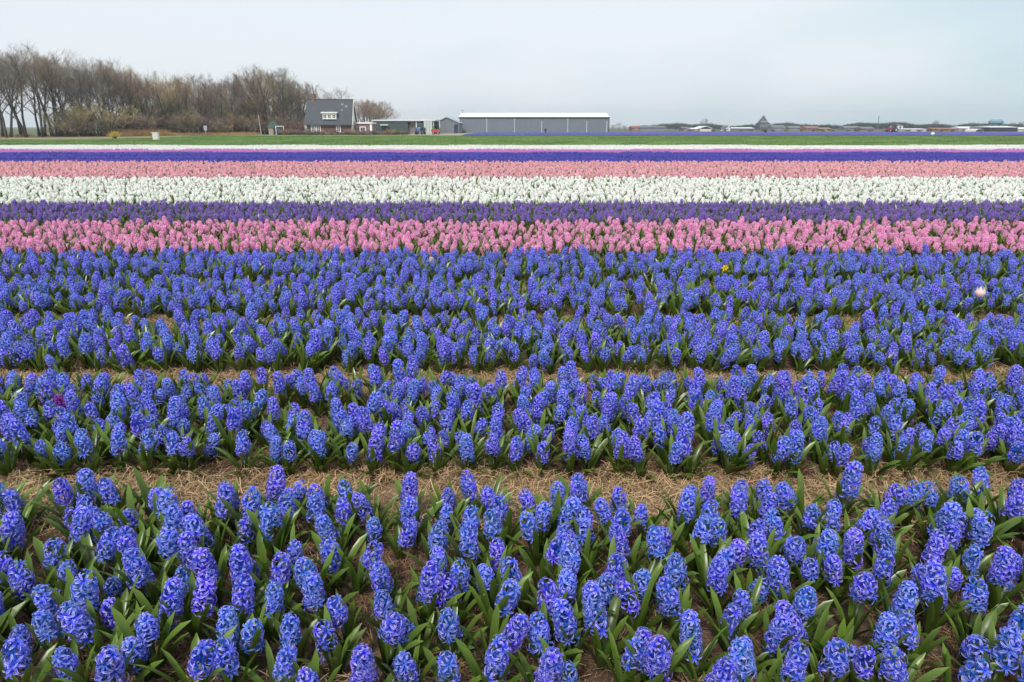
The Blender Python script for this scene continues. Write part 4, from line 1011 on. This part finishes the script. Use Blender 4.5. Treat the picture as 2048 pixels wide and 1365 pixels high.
# village trees: leafy dark ones and bare ones
FOL = leaf_mat('far_foliage', (0.022, 0.034, 0.024), (0.055, 0.075, 0.048), .7, .1)
def leafy(seed):
    q = np.random.default_rng(seed); cr = MB()
    for c_ in range(14):
        cc = np.array((q.normal(0, .32), q.normal(0, .32), .55 + q.uniform(-.28, .32))); rr = q.uniform(.12, .26)
        for i in range(60):
            p = cc + q.normal(0, rr * .55, 3); s = q.uniform(.02, .05); a, b = q.normal(0, 1, 3), q.normal(0, 1, 3); a *= s / np.linalg.norm(a); b *= s / np.linalg.norm(b); cr.add([p - a, p + b, p + a, p - b], [(0, 1, 2, 3)], 0, [(q.random(), .5)] * 4)
    tk = MB().tube([(0, 0, -.02), (.01, 0, .3), (0, .01, .7)], [.03, .024, .01], 7)
    for i in range(5): a = q.random() * 6.28; tk.tube([(0, 0, .25 + .07 * i), (.2 * math.cos(a), .2 * math.sin(a), .5 + .07 * i)], [.012, .004], 5)
    return tk.mesh('trunk', [BARK], True), cr.mesh('crown', [FOL])
LV = [leafy(i) for i in range(3)]
lw_col = src_collection('distant_wood_source', [m[1] for m in LV])
pts = []; scl = []
for i in range(760):
    px = rs.uniform(1285, 2090); d = rs.uniform(500, 640)
    top = 249.3 + 1.8 * math.sin(px * .031) + 1.2 * math.sin(px * .083) - (2.0 if 1690 < px < 1900 else 0) + rs.uniform(-.6, 3)
    p = at(px, top, d); pts.append((p.x, d, 0)); scl.append((p.z * 1.0, p.z * 0.9, p.z * 1.02))
n = len(pts); scatter('distant_wood', pts, np.column_stack((np.zeros(n), np.zeros(n), rs.random(n) * 6.28)), scl, rs.integers(0, 3, n), lw_col, 'dark distant belt of woodland behind the village', 'woodland')
def leafy_tree(px, ytop, wpx, d, label, group='dark trees of the village'):
    p = at(px, ytop, d); t = empty('leafy_tree', (p.x, d, 0), random.random() * 6.28); w = wpx / FPX * d * .95; t.scale = (w, w, p.z); m = LV[rt.randrange(3)]
    obj('trunk', m[0], t); obj('crown', m[1], t); return tag(t, label, 'tree', group)
for px, yt, w in ((1372, 250, 9), (1390, 250, 12), (1402, 249, 14), (1416, 250, 14), (1428, 250, 13), (1440, 253, 12), (1448, 252, 11), (1490, 251, 9), (1502, 251.5, 13), (1515, 251, 12), (1545, 249, 10), (1556, 249, 14), (1568, 251, 10), (1590, 249, 15), (1606, 248, 16), (1622, 250, 14), (1650, 249, 16), (1664, 249, 15), (1680, 251, 12), (1700, 249, 14), (1712, 247, 16), (1727, 246.5, 18), (1742, 249, 15), (1760, 248, 16), (1776, 249, 14), (1792, 247, 13), (1815, 249, 16), (1832, 248.5, 18), (1850, 249, 18), (1888, 249, 16), (1905, 251, 14), (1930, 249, 15), (1945, 249, 13), (1975, 249, 12), (2022, 247, 10), (2036, 246, 12), (1575, 252, 12), (1635, 252, 12), (1866, 250, 14)):
    leafy_tree(px, yt, w * 1.25, rt.uniform(440, 520) if px < 1800 else rt.uniform(400, 480), 'dark rounded tree among the village houses on the horizon')
for px, yt, kind, tint, sx in ((1225, 250, 'wide', 'red', 1.6), (1238, 246, 'wide', 'red', 1.4), (1250, 251, 'wide', 'brown', 1.8), (1262, 252, 'wide', 'red', 1.6), (1306, 248, 'wide', 'grey', 1.0), (1340, 247, 'wide', 'grey', 1.2), (1352, 246, 'wide', 'grey', 1.2), (1364, 250, 'wide', 'brown', 1.2), (1412, 237.5, 'wide', 'grey', .8), (1404, 243, 'wide', 'grey', .9), (1422, 246, 'wide', 'grey', 1.0), (1580, 243, 'wide', 'grey', .9), (1612, 244, 'slim', 'grey', .9), (1873, 241.5, 'wide', 'grey', .9), (1798, 246, 'wide', 'grey', .8), (1945, 245, 'wide', 'grey', .8), (2044, 244, 'wide', 'grey', .9), (2026, 246, 'wide', 'grey', .8)):
    d = rt.uniform(330, 400); p = at(px, yt, d); bare_tree(p.x, d, p.z, kind, rt.randrange(3), tint, '%s leafless tree between far buildings on the horizon' % LOOKS[tint], 'bare trees of the village', sx)
for i in range(26):
    px = 1432 + i * 24 + rt.uniform(-6, 6); d = rt.uniform(300, 325); p = at(px, 259.5, d); tint = rt.choice(['red', 'brown', 'brown'])
    bare_tree(p.x, d, max(1.0, p.z), 'hedge', rt.randrange(2), tint, '%s leafless hedge bush along the far village edge' % LOOKS[tint], 'hedge along the village', 2.6)

# ------------------------------------------------------------------ haze in the air
hz, n, l, b = new_mat('haze'); n.remove(b)
pv = n.new('ShaderNodeVolumePrincipled'); pv.inputs['Color'].default_value = (0.86, 0.92, 1.0, 1); pv.inputs['Density'].default_value = 0.00035; pv.inputs['Anisotropy'].default_value = 0.2
l.new(pv.outputs[0], n['Material Output'].inputs['Volume'])
o = MB().box(-900, 900, -30, 1500, -1.2, 32).build('haze', hz); tag(o, 'thin pale haze over the flat land', 'haze', None, 'stuff')
